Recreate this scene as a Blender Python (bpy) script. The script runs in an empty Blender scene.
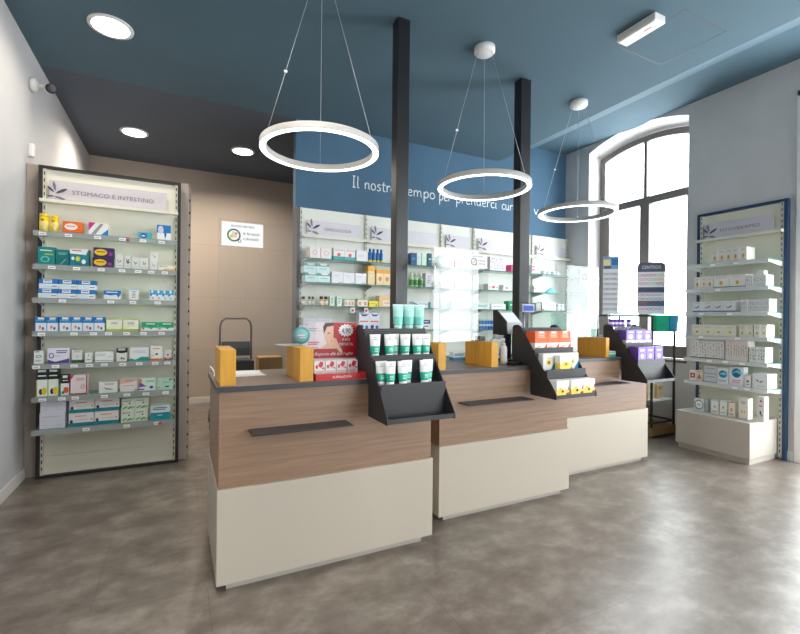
import bpy, bmesh, math, random
from mathutils import Vector, Matrix
random.seed(7)
PI = math.pi
S = bpy.context.scene
COL = S.collection

# ------------------------------------------------------------------ camera
YAW, ROLL = 0.4646, 0.0104
cam_data = bpy.data.cameras.new('camera')
cam_data.sensor_fit = 'HORIZONTAL'
cam_data.sensor_width = 36.0
cam_data.lens = 444.2065 / 800 * 36.0
cam_data.clip_start = 0.05
cam = bpy.data.objects.new('camera', cam_data)
COL.objects.link(cam)
cam.matrix_world = (Matrix.Translation((0, 0, 1.25)) @ Matrix.Rotation(-YAW, 4, 'Z')
                    @ Matrix.Rotation(PI / 2, 4, 'X') @ Matrix.Rotation(ROLL, 4, 'Z'))
S.camera = cam

# ------------------------------------------------------------------ world, light, exposure
world = bpy.data.worlds.new('sky')
S.world = world
world.use_nodes = True
bg = world.node_tree.nodes['Background']
bg.inputs['Color'].default_value = (0.93, 0.97, 1.0, 1)
bg.inputs['Strength'].default_value = 12.0
S.view_settings.view_transform = 'Standard'
S.view_settings.look = 'None'
S.view_settings.gamma = 1.0
S.view_settings.use_curve_mapping = False
S.view_settings.exposure = 0.1
S.cycles.use_denoising = True
S.cycles.max_bounces = 8
S.cycles.transparent_max_bounces = 24
S.cycles.sample_clamp_indirect = 6.0
S.cycles.caustics_reflective = False
S.cycles.caustics_refractive = False

def area(name, loc, aim, sx, sy, power=0.0, col=(1, 1, 1), portal=False, shape='RECTANGLE'):
    d = bpy.data.lights.new(name, 'AREA')
    d.shape = shape
    d.size = sx
    if shape in ('RECTANGLE', 'ELLIPSE'):
        d.size_y = sy
    d.energy = power
    d.color = col
    if shape == 'DISK':
        d.spread = 2.7
    if portal:
        d.cycles.is_portal = True
    o = bpy.data.objects.new(name, d)
    COL.objects.link(o)
    o.location = loc
    o.rotation_euler = Vector(aim).to_track_quat('-Z', 'Z').to_euler()
    return o

# daylight comes through the openings, one of them added: portals guide the sky's light into the room
area('window_portal', (5.25, 3.55, 2.1), (-1, 0, 0), 1.3, 2.8, portal=True)
area('door_portal', (5.2, 1.28, 1.65), (-1, 0, 0), 1.35, 3.3, portal=True)
area('side_window_portal', (5.2, -2.6, 1.7), (-1, 0, 0), 1.8, 3.1, portal=True)
area('added_window_portal', (3.7, -4.12, 1.7), (0, 1, 0), 1.8, 2.6, portal=True)

# ------------------------------------------------------------------ materials
M = {}
def new_mat(name):
    m = bpy.data.materials.new(name)
    m.use_nodes = True
    M[name] = m
    return m, m.node_tree.nodes, m.node_tree.links

def lin(c):
    return tuple(((v / 255) / 12.92 if v <= 10 else (((v / 255) + 0.055) / 1.055) ** 2.4) for v in c)

def flat(name, rgb, rough=0.5, metal=0.0, noise=0.0, nscale=20.0, spec=0.5, bump=0.0):
    """rgb in 0-255 display values of the thing's own colour"""
    if name in M:
        return M[name]
    m, n, l = new_mat(name)
    p = n['Principled BSDF']
    c = lin(rgb)
    p.inputs['Base Color'].default_value = (*c, 1)
    p.inputs['Roughness'].default_value = rough
    p.inputs['Metallic'].default_value = metal
    p.inputs['Specular IOR Level'].default_value = spec
    if noise or bump:
        tc = n.new('ShaderNodeTexCoord')
        t = n.new('ShaderNodeTexNoise')
        t.inputs['Scale'].default_value = nscale
        t.inputs['Detail'].default_value = 4
        l.new(tc.outputs['Object'], t.inputs['Vector'])
        if noise:
            r = n.new('ShaderNodeValToRGB')
            r.color_ramp.elements[0].position = 0.3
            r.color_ramp.elements[1].position = 0.7
            r.color_ramp.elements[0].color = (*[v * (1 - noise) for v in c], 1)
            r.color_ramp.elements[1].color = (*[min(1, v * (1 + noise)) for v in c], 1)
            l.new(t.outputs['Fac'], r.inputs['Fac'])
            l.new(r.outputs['Color'], p.inputs['Base Color'])
        if bump:
            b = n.new('ShaderNodeBump')
            b.inputs['Strength'].default_value = bump
            b.inputs['Distance'].default_value = 0.01
            l.new(t.outputs['Fac'], b.inputs['Height'])
            l.new(b.outputs['Normal'], p.inputs['Normal'])
    return m

def emit(name, rgb, strength):
    if name in M:
        return M[name]
    m, n, l = new_mat(name)
    n.remove(n['Principled BSDF'])
    e = n.new('ShaderNodeEmission')
    e.inputs['Color'].default_value = (*rgb, 1)
    e.inputs['Strength'].default_value = strength
    l.new(e.outputs[0], n['Material Output'].inputs[0])
    return m

def clear(name, tint=(1, 1, 1), rough=0.0, ior=1.49, base=0.0, basecol=(1, 1, 1)):
    """thin clear sheet: passes light straight through, reflects by angle"""
    m, n, l = new_mat(name)
    n.remove(n['Principled BSDF'])
    t = n.new('ShaderNodeBsdfTransparent')
    t.inputs[0].default_value = (*tint, 1)
    g = n.new('ShaderNodeBsdfGlossy')
    g.inputs['Roughness'].default_value = rough
    lw = n.new('ShaderNodeLayerWeight')          # Schlick's law from the viewing angle, the same on both sides
    lw.inputs['Blend'].default_value = 0.5
    pw = n.new('ShaderNodeMath'); pw.operation = 'POWER'; pw.inputs[1].default_value = 5
    l.new(lw.outputs['Facing'], pw.inputs[0])
    r0 = ((ior - 1) / (ior + 1)) ** 2
    f = n.new('ShaderNodeMath'); f.operation = 'MULTIPLY_ADD'; f.inputs[1].default_value = 1 - r0; f.inputs[2].default_value = r0
    l.new(pw.outputs[0], f.inputs[0])
    mx = n.new('ShaderNodeMixShader')
    l.new(f.outputs[0], mx.inputs[0])
    l.new(t.outputs[0], mx.inputs[1])
    l.new(g.outputs[0], mx.inputs[2])
    out = mx
    if base:
        d = n.new('ShaderNodeBsdfDiffuse')
        d.inputs[0].default_value = (*basecol, 1)
        m2 = n.new('ShaderNodeMixShader')
        m2.inputs[0].default_value = base
        l.new(mx.outputs[0], m2.inputs[1])
        l.new(d.outputs[0], m2.inputs[2])
        out = m2
    l.new(out.outputs[0], n['Material Output'].inputs[0])
    return m

clear('plexiglass', (0.97, 0.98, 0.98), 0.02, 1.5)
clear('window_glass', (0.98, 0.99, 0.99), 0.0, 1.45)
clear('shelf_glass', (0.86, 0.95, 0.92), 0.05, 1.5, 0.12, (0.55, 0.8, 0.74))
clear('shelf_glass_edge', (0.3, 0.6, 0.55), 0.1, 1.5, 0.6, (0.12, 0.36, 0.32))
clear('clear_channel', (0.85, 0.87, 0.87), 0.15, 1.45, 0.55, (0.5, 0.54, 0.53))
clear('clear_channel_white', (0.95, 0.97, 0.97), 0.15, 1.45, 0.6, (0.85, 0.88, 0.88))

def translucent(name, rgb, mix):
    m, n, l = new_mat(name)
    n.remove(n['Principled BSDF'])
    d = n.new('ShaderNodeBsdfDiffuse'); t = n.new('ShaderNodeBsdfTranslucent'); mx = n.new('ShaderNodeMixShader')
    d.inputs[0].default_value = (*rgb, 1); t.inputs[0].default_value = (*rgb, 1); mx.inputs[0].default_value = mix
    l.new(d.outputs[0], mx.inputs[1]); l.new(t.outputs[0], mx.inputs[2]); l.new(mx.outputs[0], n['Material Output'].inputs[0])
    return m
translucent('milky_plastic', (0.78, 0.78, 0.80), 0.22)

def wall_mat(name, rgb, panels=None, rough=0.85, noise=0.05, bump=0.02):
    m, n, l = new_mat(name)
    p = n['Principled BSDF']
    p.inputs['Roughness'].default_value = rough
    tc = n.new('ShaderNodeTexCoord')
    t = n.new('ShaderNodeTexNoise')
    t.inputs['Scale'].default_value = 2.2
    t.inputs['Detail'].default_value = 6
    l.new(tc.outputs['Object'], t.inputs['Vector'])
    c = lin(rgb)
    r = n.new('ShaderNodeValToRGB')
    r.color_ramp.elements[0].position = 0.3
    r.color_ramp.elements[1].position = 0.7
    r.color_ramp.elements[0].color = (*[v * (1 - noise) for v in c], 1)
    r.color_ramp.elements[1].color = (*[v * (1 + noise) for v in c], 1)
    l.new(t.outputs['Fac'], r.inputs['Fac'])
    l.new(r.outputs['Color'], p.inputs['Base Color'])
    t2 = n.new('ShaderNodeTexNoise')
    t2.inputs['Scale'].default_value = 60
    l.new(tc.outputs['Object'], t2.inputs['Vector'])
    b = n.new('ShaderNodeBump')
    b.inputs['Strength'].default_value = bump * 5
    b.inputs['Distance'].default_value = 0.005
    l.new(t2.outputs['Fac'], b.inputs['Height'])
    l.new(b.outputs['Normal'], p.inputs['Normal'])
    return m

wall_mat('paint_left', (194, 193, 194))
wall_mat('paint_right', (212, 208, 206))
wall_mat('paint_blue', (76, 110, 136))
wall_mat('ceiling_blue', (82, 108, 122), noise=0.03)
wall_mat('ceiling_back', (86, 96, 110), noise=0.03)
wall_mat('ceiling_beam', (78, 104, 118), noise=0.03)
wall_mat('reveal_white', (232, 230, 228))
wall_mat('taupe_panel', (176, 164, 152))

def tile_wall(name, rgb):
    m, n, l = new_mat(name)
    p = n['Principled BSDF']
    p.inputs['Roughness'].default_value = 0.6
    tc = n.new('ShaderNodeTexCoord')
    sp = n.new('ShaderNodeSeparateXYZ')
    cb = n.new('ShaderNodeCombineXYZ')
    l.new(tc.outputs['Object'], sp.inputs[0])
    l.new(sp.outputs['X'], cb.inputs['X'])
    l.new(sp.outputs['Z'], cb.inputs['Y'])
    br = n.new('ShaderNodeTexBrick')
    c = lin(rgb)
    br.inputs['Color1'].default_value = (*c, 1)
    br.inputs['Color2'].default_value = (*[v * 0.97 for v in c], 1)
    br.inputs['Mortar'].default_value = (*[v * 0.8 for v in c], 1)
    br.inputs['Scale'].default_value = 1
    br.inputs['Brick Width'].default_value = 0.9
    br.inputs['Row Height'].default_value = 0.75
    br.inputs['Mortar Size'].default_value = 0.0025
    br.offset = 0
    l.new(cb.outputs[0], br.inputs['Vector'])
    l.new(br.outputs['Color'], p.inputs['Base Color'])
    return m
tile_wall('tile_beige', (186, 172, 158))

def floor_mat():
    m, n, l = new_mat('floor_vinyl')
    p = n['Principled BSDF']
    tc = n.new('ShaderNodeTexCoord')
    mp = n.new('ShaderNodeMapping')
    mp.inputs['Location'].default_value = (-0.135, -0.41, 0)
    l.new(tc.outputs['Object'], mp.inputs['Vector'])
    br = n.new('ShaderNodeTexBrick')
    br.inputs['Scale'].default_value = 1
    br.inputs['Brick Width'].default_value = 0.9
    br.inputs['Row Height'].default_value = 0.9
    br.inputs['Mortar Size'].default_value = 0.0022
    br.inputs['Mortar Smooth'].default_value = 0.3
    br.inputs['Color1'].default_value = (1, 1, 1, 1)
    br.inputs['Color2'].default_value = (0.93, 0.93, 0.93, 1)
    br.inputs['Mortar'].default_value = (0.72, 0.70, 0.68, 1)
    l.new(mp.outputs[0], br.inputs['Vector'])
    def noise(scale, detail, rough, dist=0.0, stretch=None):
        t = n.new('ShaderNodeTexNoise')
        t.inputs['Scale'].default_value = scale
        t.inputs['Detail'].default_value = detail
        t.inputs['Roughness'].default_value = rough
        t.inputs['Distortion'].default_value = dist
        if stretch:
            k = n.new('ShaderNodeMapping')
            k.inputs['Scale'].default_value = stretch
            l.new(tc.outputs['Object'], k.inputs['Vector'])
            l.new(k.outputs[0], t.inputs['Vector'])
        else:
            l.new(tc.outputs['Object'], t.inputs['Vector'])
        return t
    a = noise(5.5, 12, 0.66, 0.15, (0.85, 1.15, 1))
    r = n.new('ShaderNodeValToRGB')
    e = r.color_ramp.elements
    e[0].position, e[0].color = 0.34, (*lin((100, 89, 79)), 1)
    e[1].position, e[1].color = 0.66, (*lin((150, 140, 130)), 1)
    k = e.new(0.5)
    k.color = (*lin((122, 111, 101)), 1)
    l.new(a.outputs['Fac'], r.inputs['Fac'])
    b = noise(17, 10, 0.75, 0.1, (0.75, 1.25, 1))
    r2 = n.new('ShaderNodeValToRGB')
    r2.color_ramp.elements[0].position, r2.color_ramp.elements[0].color = 0.32, (0.86, 0.845, 0.83, 1)
    r2.color_ramp.elements[1].position, r2.color_ramp.elements[1].color = 0.62, (1.05, 1.05, 1.05, 1)
    l.new(b.outputs['Fac'], r2.inputs['Fac'])
    m1 = n.new('ShaderNodeMix'); m1.data_type = 'RGBA'; m1.blend_type = 'MULTIPLY'; m1.inputs[0].default_value = 1
    l.new(r.outputs[0], m1.inputs[6]); l.new(r2.outputs[0], m1.inputs[7])
    m2 = n.new('ShaderNodeMix'); m2.data_type = 'RGBA'; m2.blend_type = 'MULTIPLY'; m2.inputs[0].default_value = 1
    l.new(m1.outputs[2], m2.inputs[6]); l.new(br.outputs['Color'], m2.inputs[7])
    l.new(m2.outputs[2], p.inputs['Base Color'])
    mr = n.new('ShaderNodeMapRange')
    mr.inputs['To Min'].default_value = 0.22
    mr.inputs['To Max'].default_value = 0.44
    l.new(b.outputs['Fac'], mr.inputs['Value'])
    l.new(mr.outputs[0], p.inputs['Roughness'])
    p.inputs['Specular IOR Level'].default_value = 1.0
    bp = n.new('ShaderNodeBump')
    bp.inputs['Strength'].default_value = 0.12
    bp.inputs['Distance'].default_value = 0.002
    l.new(b.outputs['Fac'], bp.inputs['Height'])
    l.new(bp.outputs[0], p.inputs['Normal'])
floor_mat()

def wood_mat(name, rgb, rgb2, scale=1.0, rough=0.45, axis='X', contrast=1.0):
    m, n, l = new_mat(name)
    p = n['Principled BSDF']
    p.inputs['Roughness'].default_value = rough
    tc = n.new('ShaderNodeTexCoord')
    mp = n.new('ShaderNodeMapping')
    s = {'X': (1.2, 14, 26), 'Z': (16, 16, 1.5), 'Y': (16, 1.5, 16)}[axis]
    mp.inputs['Scale'].default_value = tuple(v * scale for v in s)
    l.new(tc.outputs['Object'], mp.inputs['Vector'])
    t = n.new('ShaderNodeTexNoise')
    t.inputs['Scale'].default_value = 2.0
    t.inputs['Detail'].default_value = 7
    t.inputs['Roughness'].default_value = 0.65
    t.inputs['Distortion'].default_value = 0.4
    l.new(mp.outputs[0], t.inputs['Vector'])
    r = n.new('ShaderNodeValToRGB')
    r.color_ramp.elements[0].position, r.color_ramp.elements[0].color = 0.30, (*lin(rgb), 1)
    r.color_ramp.elements[1].position, r.color_ramp.elements[1].color = 0.70, (*lin(rgb2), 1)
    l.new(t.outputs['Fac'], r.inputs['Fac'])
    l.new(r.outputs[0], p.inputs['Base Color'])
    return m
wood_mat('walnut', (136, 107, 86), (158, 129, 106), 1.3)
wood_mat('yellow_wood', (206, 146, 44), (228, 172, 66), 0.8, 0.5, 'Z')
wood_mat('box_board', (150, 118, 80), (172, 138, 98), 0.5, 0.8, 'Z')
flat('counter_white', (192, 182, 166), 0.45)
flat('ring_housing', (196, 193, 188), 0.5)
flat('kick', (176, 170, 160), 0.6)
flat('countertop_edge', (62, 62, 66), 0.45)
flat('countertop', (112, 98, 92), 0.3, noise=0.05, nscale=8)
flat('black_metal', (30, 30, 33), 0.42)
flat('stand_black', (44, 44, 47), 0.5)
flat('ledge_black', (52, 50, 52), 0.45)
flat('column_black', (30, 31, 35), 0.35)
flat('frame_dark', (44, 40, 40), 0.4)
flat('frame_blue', (30, 66, 100), 0.4)
flat('frame_grey', (92, 94, 102), 0.4)
flat('slot_dark', (52, 50, 46), 0.8)
flat('unit_cream', (234, 230, 212), 0.5)
flat('unit_white', (238, 238, 230), 0.5)
flat('upright', (214, 212, 196), 0.4)
flat('sign_lilac', (208, 202, 206), 0.4)
flat('sign_pale', (222, 219, 224), 0.4)
flat('ink', (74, 66, 84), 0.5)
flat('ink_grey', (128, 122, 134), 0.5)
flat('rail_cream', (232, 228, 212), 0.4)
flat('tag_white', (238, 238, 238), 0.5)
flat('tag_red', (196, 40, 44), 0.5)
flat('base_beige', (190, 182, 172), 0.5)
flat('baseboard', (216, 212, 206), 0.5)
flat('window_brown', (126, 116, 112), 0.45)
flat('white_plastic', (236, 236, 234), 0.35)
flat('white_paint', (244, 243, 240), 0.4)
flat('lettering', (232, 238, 242), 0.5)
flat('chrome', (200, 200, 202), 0.2, 1.0)
flat('grey_metal', (140, 142, 146), 0.35, 0.6)
flat('dull_metal', (112, 104, 100), 0.4, 0.5)
flat('dark_grey', (70, 72, 76), 0.5)
flat('light_grey', (190, 192, 196), 0.4)
flat('cable', (186, 190, 194), 0.4, 0.3)
emit('ring_glow', (1.0, 0.98, 0.95), 4.5)
emit('spot_glow', (1.0, 0.94, 0.84), 14.0)
emit('screen_blue', (0.12, 0.2, 0.75), 0.9)
emit('screen_white', (0.85, 0.9, 0.95), 1.0)

def pc(c):
    k = 'print_%d_%d_%d' % c
    flat(k, c, 0.4)
    return k

# ------------------------------------------------------------------ mesh helpers
class MB:
    """collects shapes with materials and links them as ONE mesh object"""
    def __init__(s):
        s.v, s.f, s.m, s.mats, s.sm = [], [], [], [], []
    def mi(s, mat):
        if mat not in s.mats:
            s.mats.append(mat)
        return s.mats.index(mat)
    def poly(s, pts, faces, mat, smooth=False):
        b = len(s.v)
        s.v += [tuple(p) for p in pts]
        k = s.mi(mat)
        for f in faces:
            s.f.append([b + i for i in f]); s.m.append(k); s.sm.append(smooth)
    def box(s, x0, x1, y0, y1, z0, z1, mat):
        p = [(x0,y0,z0),(x1,y0,z0),(x1,y1,z0),(x0,y1,z0),(x0,y0,z1),(x1,y0,z1),(x1,y1,z1),(x0,y1,z1)]
        s.poly(p, [(0,3,2,1),(4,5,6,7),(0,1,5,4),(1,2,6,5),(2,3,7,6),(3,0,4,7)], mat)
        return s
    def obox(s, c, ax, ay, az, mat):
        """oriented box: centre and three half-axis vectors"""
        c, ax, ay, az = map(Vector, (c, ax, ay, az))
        p = [c + i*ax + j*ay + k*az for k in (-1,1) for (i,j) in ((-1,-1),(1,-1),(1,1),(-1,1))]
        s.poly(p, [(0,3,2,1),(4,5,6,7),(0,1,5,4),(1,2,6,5),(2,3,7,6),(3,0,4,7)], mat)
        return s
    def prism(s, pts, axis, a, b, mat):
        """extrude a 2D outline along axis from a to b; pts are the other two coords in xyz order"""
        n = len(pts)
        def P(q, t):
            return {'X': (t, q[0], q[1]), 'Y': (q[0], t, q[1]), 'Z': (q[0], q[1], t)}[axis]
        v = [P(q, a) for q in pts] + [P(q, b) for q in pts]
        f = [tuple(range(n)), tuple(range(2*n-1, n-1, -1))]
        f += [(i, i+n, (i+1) % n + n, (i+1) % n) for i in range(n)]
        s.poly(v, f, mat)
        return s
    def lathe(s, prof, mat, n=20, c=(0,0,0), sx=1.0, sy=1.0, smooth=True):
        """profile of (radius, z); closed at radius 0"""
        v, f = [], []
        for r, z in prof:
            for i in range(n):
                a = 2*PI*i/n
                v.append((c[0]+r*math.cos(a)*sx, c[1]+r*math.sin(a)*sy, c[2]+z))
        for j in range(len(prof)-1):
            for i in range(n):
                f.append((j*n+i, j*n+(i+1) % n, (j+1)*n+(i+1) % n, (j+1)*n+i))
        f.append(tuple(range(n-1, -1, -1)))
        f.append(tuple((len(prof)-1)*n+i for i in range(n)))
        s.poly(v, f, mat, smooth)
        return s
    def tube(s, pts, r, mat, n=8):
        pts = [Vector(p) for p in pts]
        v, f = [], []
        up = None
        for i, p in enumerate(pts):
            d = (pts[min(i+1, len(pts)-1)] - pts[max(i-1, 0)]).normalized()
            if up is None:
                up = Vector((0,0,1)) if abs(d.z) < 0.9 else Vector((1,0,0))
            a = d.cross(up).normalized(); b = a.cross(d).normalized(); up = b
            for k in range(n):
                t = 2*PI*k/n
                v.append(p + a*r*math.cos(t) + b*r*math.sin(t))
        for i in range(len(pts)-1):
            for k in range(n):
                f.append((i*n+k, i*n+(k+1) % n, (i+1)*n+(k+1) % n, (i+1)*n+k))
        f.append(tuple(range(n-1, -1, -1))); f.append(tuple((len(pts)-1)*n+k for k in range(n)))
        s.poly(v, f, mat, True)
        return s
    def build(s, name, parent=None, loc=(0,0,0), rot=(0,0,0), bevel=0.0, seg=2):
        me = bpy.data.meshes.new(name)
        me.from_pydata(s.v, [], s.f)
        for k in s.mats:
            me.materials.append(M[k])
        for p, k, sm in zip(me.polygons, s.m, s.sm):
            p.material_index = k
            p.use_smooth = sm
        bm = bmesh.new(); bm.from_mesh(me)
        bmesh.ops.recalc_face_normals(bm, faces=bm.faces)
        bm.to_mesh(me); bm.free()
        o = bpy.data.objects.new(name, me)
        COL.objects.link(o)
        o.location = loc
        o.rotation_euler = rot
        if parent:
            o.parent = parent
        if bevel:
            b = o.modifiers.new('bevel', 'BEVEL')
            b.width = bevel; b.segments = seg; b.limit_method = 'ANGLE'
            b.harden_normals = False
        return o

def tag(o, label=None, cat=None, group=None, kind=None):
    if label: o['label'] = label
    if cat: o['category'] = cat
    if group: o['group'] = group
    if kind: o['kind'] = kind
    return o

def thing(name, label, cat, loc=(0,0,0), rz=0.0, group=None):
    o = bpy.data.objects.new(name, None)
    o.empty_display_size = 0.1
    COL.objects.link(o)
    o.location = loc
    o.rotation_euler = (0, 0, rz)
    return tag(o, label, cat, group)

KIDS = {}
def copy_tree(o, parent=None):
    c = o.copy()
    COL.objects.link(c)
    if parent is not None:
        c.parent = parent
    for ch in [x for x in list(COL.objects) if x.parent is o]:
        copy_tree(ch, c)
    return c

def struct(name, mb, **k):
    o = mb.build(name, **k)
    o['kind'] = 'structure'
    return o

def text(name, body, size, mat, parent, loc, rot, align='LEFT', shear=0.0, extrude=0.0006, spacing=1.0, width=None):
    cu = bpy.data.curves.new(name, 'FONT')
    cu.body = body; cu.size = size; cu.extrude = extrude; cu.align_x = align
    cu.shear = shear; cu.space_character = spacing; cu.resolution_u = 3
    tmp = bpy.data.objects.new('tmp', cu)
    COL.objects.link(tmp)
    bpy.context.view_layer.update()
    me = bpy.data.meshes.new_from_object(tmp)
    bpy.data.objects.remove(tmp); bpy.data.curves.remove(cu)
    me.name = name
    if width:
        xs = [v.co.x for v in me.vertices]
        k = width / (max(xs) - min(xs))
        for v in me.vertices:
            v.co.x *= k
    me.materials.clear(); me.materials.append(M[mat])
    o = bpy.data.objects.new(name, me)
    COL.objects.link(o)
    o.location = loc; o.rotation_euler = rot
    if parent: o.parent = parent
    return o
FACE_Y = (PI/2, 0, 0)              # text that faces -Y
FACE_X = (PI/2, 0, -PI/2)          # text that faces -X

# ------------------------------------------------------------------ the room
XL, XR, YF, YB, YP, ZC, ZH = -1.03, 4.92, -4.0, 6.88, 4.6, 3.288, 3.60
XB1, XB2 = 3.707, 4.35             # the ceiling rises between these

struct('floor', MB().box(XL-0.1, 5.4, YF-0.2, YB+0.1, -0.08, 0, 'floor_vinyl'))
c = MB()
c.box(XL-0.1, XB1, YF-0.1, YP, ZC, ZC+0.08, 'ceiling_blue')
c.prism([(XB1, ZC), (XB2, ZH-0.02), (XB2, ZH+0.08), (XB1, ZC+0.08)], 'Y', YF-0.1, YP+0.12, 'ceiling_beam')
c.box(XB2, XR+0.2, YF-0.1, YP+0.12, ZH-0.02, ZH+0.08, 'ceiling_blue')
struct('ceiling', c)
struct('ceiling_back', MB().box(XL-0.1, 1.084, YP, YB+0.1, ZC+0.001, ZC+0.09, 'ceiling_back').box(1.084, XR+0.1, YP+0.12, YB+0.1, ZC+0.001, ZC+0.09, 'ceiling_back')
       .box(3.6, XR+0.2, YP+0.12, YB+0.1, ZC+0.09, ZC+0.45, 'ceiling_back'))
struct('wall_left', MB().box(XL-0.1, XL, YF-0.1, YB+0.1, 0, ZC, 'paint_left'))
struct('wall_back', MB().box(XL, XR+0.1, YB, YB+0.1, 0, ZC, 'tile_beige'))
# partition with the blue paint; it is thin and its left end is open to the back room
ends = MB().box(1.084, XB1, YP, YP+0.12, 0, ZC-0.0005, 'paint_blue')
ends.prism([(XB1, 0), (XR, 0), (XR, ZH-0.021), (XB2, ZH-0.021), (XB1, ZC-0.0005)], 'Y', YP, YP+0.12, 'paint_blue')
struct('wall_partition', ends)

# right wall with the arched window and the street door
W0, W1, WZ = 2.90, 4.20, 0.78       # window opening
def arch(y0, y1, zs, zp, n=14):
    """segmental arch from (y1,zs) over zp to (y0,zs), left to right as seen"""
    h = zp - zs; half = (y1-y0)/2; R = (half*half+h*h)/(2*h); cy = (y0+y1)/2; cz = zp-R
    a = math.asin(half/R)
    return [(cy + R*math.sin(t), cz + R*math.cos(t)) for t in [a - 2*a*i/n for i in range(n+1)]]
A = arch(W0, W1, 3.465, 3.592)
wr = MB()
T = 0.03
def slab(y0, y1, z0, z1): wr.box(XR, XR+T, y0, y1, z0, z1, 'paint_right')
slab(YF-0.1, -3.5, 0, ZH-0.02); slab(-3.5, -1.7, 3.25, ZH-0.02); slab(-3.5, -1.7, 0, 0.15); slab(-1.7, 0.6, 0, ZH-0.02); slab(0.6, 1.955, 3.31, ZH-0.02); slab(1.955, W0, 0, ZH-0.02)
slab(W1, YB+0.1, 0, ZH-0.02); slab(W0, W1, 0, WZ)
for (ya, za), (yb, zb) in zip(A[:-1], A[1:]):
    wr.prism([(ya, za), (yb, zb), (yb, ZH-0.005), (ya, ZH-0.005)], 'X', XR, XR+T, 'paint_right')
struct('wall_right', wr)
# reveal of the window: a ring of faces from the wall to the frame
XW = 5.12
B = arch(W0+0.02, W1-0.02, 3.40, 3.505)
rv = MB()
outer = [(W1, WZ)] + A + [(W0, WZ)]
inner = [(W1-0.02, WZ+0.03)] + B + [(W0+0.02, WZ+0.03)]
n = len(outer)
v = [(XR, y, z) for y, z in outer] + [(XW+0.1, y, z) for y, z in inner] \
  + [(XR+T, y+(0.05 if y > 3.5 else -0.05), z+0.05*(z > 3)) for y, z in outer] + [(XW+0.1, y+(0.08 if y > 3.5 else -0.08), z+0.08*(z > 3)) for y, z in inner]
f = []
for i in range(n-1):
    f.append((i, i+1, n+i+1, n+i)); f.append((2*n+i, 2*n+i+1, 3*n+i+1, 3*n+i))
rv.poly(v, f, 'reveal_white')
rv.box(XR+0.001, XW+0.1, W0, W1, WZ-0.06, WZ-0.001, 'reveal_white')
struct('window_reveal', rv)
# window frame: outer member, transom, mullions, sashes
wf = MB()
IN = [(W1-0.02, WZ+0.03)] + B + [(W0+0.02, WZ+0.03)]
C2 = arch(W0+0.09, W1-0.09, 3.345, 3.435)
IN2 = [(W1-0.09, WZ+0.10)] + C2 + [(W0+0.09, WZ+0.10)]
for i in range(len(IN)-1):
    wf.prism([IN[i], IN[i+1], IN2[i+1], IN2[i]], 'X', XW, XW+0.06, 'window_brown')
wf.box(XW, XW+0.06, W0+0.02, W1-0.02, WZ+0.03, WZ+0.11, 'window_brown')
wf.box(XW-0.012, XW+0.06, W0+0.04, W1-0.04, 2.66, 2.75, 'window_brown')
wf.box(XW, XW+0.06, 3.515, 3.555, 2.75, 3.44, 'window_brown')
wf.box(XW-0.01, XW+0.06, 3.475, 3.595, WZ+0.10, 2.66, 'window_brown')
wf.box(XW+0.001, XW+0.05, 4.04, 4.12, WZ+0.10, 2.66, 'window_brown')
wf.box(XW+0.001, XW+0.05, 2.98, 3.03, WZ+0.10, 2.66, 'window_brown')
wf.box(XW+0.001, XW+0.05, 3.0, 4.1, WZ+0.10, WZ+0.17, 'window_brown')
w1 = struct('window_1', wf)
g = MB().box(XW+0.03, XW+0.036, W0+0.03, W1-0.03, WZ+0.05, 3.43, 'window_glass').build('window_pane', w1)
MB().box(XR-0.02, XW+0.01, W0+0.005, W1-0.005, WZ+0.001, WZ+0.028, 'window_brown').build('window_sill', w1)
MB().box(XW-0.03, XW-0.012, 3.53, 3.545, 1.75, 1.87, 'grey_metal').build('window_handle', w1)
# the street door just beyond the right edge of the photograph
df = MB()
df.box(XR-0.012, XR+0.2, 1.895, 1.954, 0, 3.30, 'white_paint')
df.box(XR-0.012, XR+0.2, 0.601, 0.66, 0, 3.30, 'white_paint')
df.box(XR-0.012, XR+0.2, 0.601, 1.954, 3.25, 3.309, 'white_paint')
df.box(XR+0.08, XR+0.14, 0.66, 1.895, 2.2, 2.28, 'white_paint')
df.box(XR+0.08, XR+0.14, 0.66, 1.895, 0.0, 0.12, 'white_paint')
d1 = struct('door_1', df)
MB().box(XR+0.10, XR+0.108, 0.66, 1.895, 0.12, 3.25, 'window_glass').build('door_pane', d1)
# unseen front wall behind the camera; its shop window is added for daylight
fw = MB()
for x0, x1, z0, z1 in ((XL, 2.8, 0, 3.29), (4.6, XR, 0, 3.29), (2.8, 4.6, 0, 0.4), (2.8, 4.6, 3.0, 3.29), (3.6, XR, 3.29, 3.58)):
    fw.box(x0, x1, YF-0.1, YF, z0, z1-0.001, 'paint_right')
struct('wall_front', fw)
sw = MB()
sw.box(2.8, 2.86, YF-0.08, YF-0.02, 0.4, 2.999, 'window_brown').box(4.54, 4.6, YF-0.08, YF-0.02, 0.4, 2.999, 'window_brown')
sw.box(2.8, 4.6, YF-0.08, YF-0.02, 0.4, 0.46, 'window_brown').box(2.8, 4.6, YF-0.08, YF-0.02, 2.93, 2.999, 'window_brown')
s = struct('added_window', sw)
MB().box(2.85, 4.55, YF-0.055, YF-0.049, 0.45, 2.95, 'window_glass').build('window_pane', s)
sw = MB()
sw.box(XR+0.02, XR+0.08, -3.5, -3.44, 0.15, 3.25, 'window_brown').box(XR+0.02, XR+0.08, -1.76, -1.7, 0.15, 3.25, 'window_brown')
sw.box(XR+0.02, XR+0.08, -3.44, -1.76, 0.15, 0.21, 'window_brown').box(XR+0.02, XR+0.08, -3.44, -1.76, 3.19, 3.25, 'window_brown')
s = struct('window_3', sw)
MB().box(XR+0.045, XR+0.051, -3.45, -1.75, 0.2, 3.2, 'window_glass').build('window_pane', s)
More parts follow.
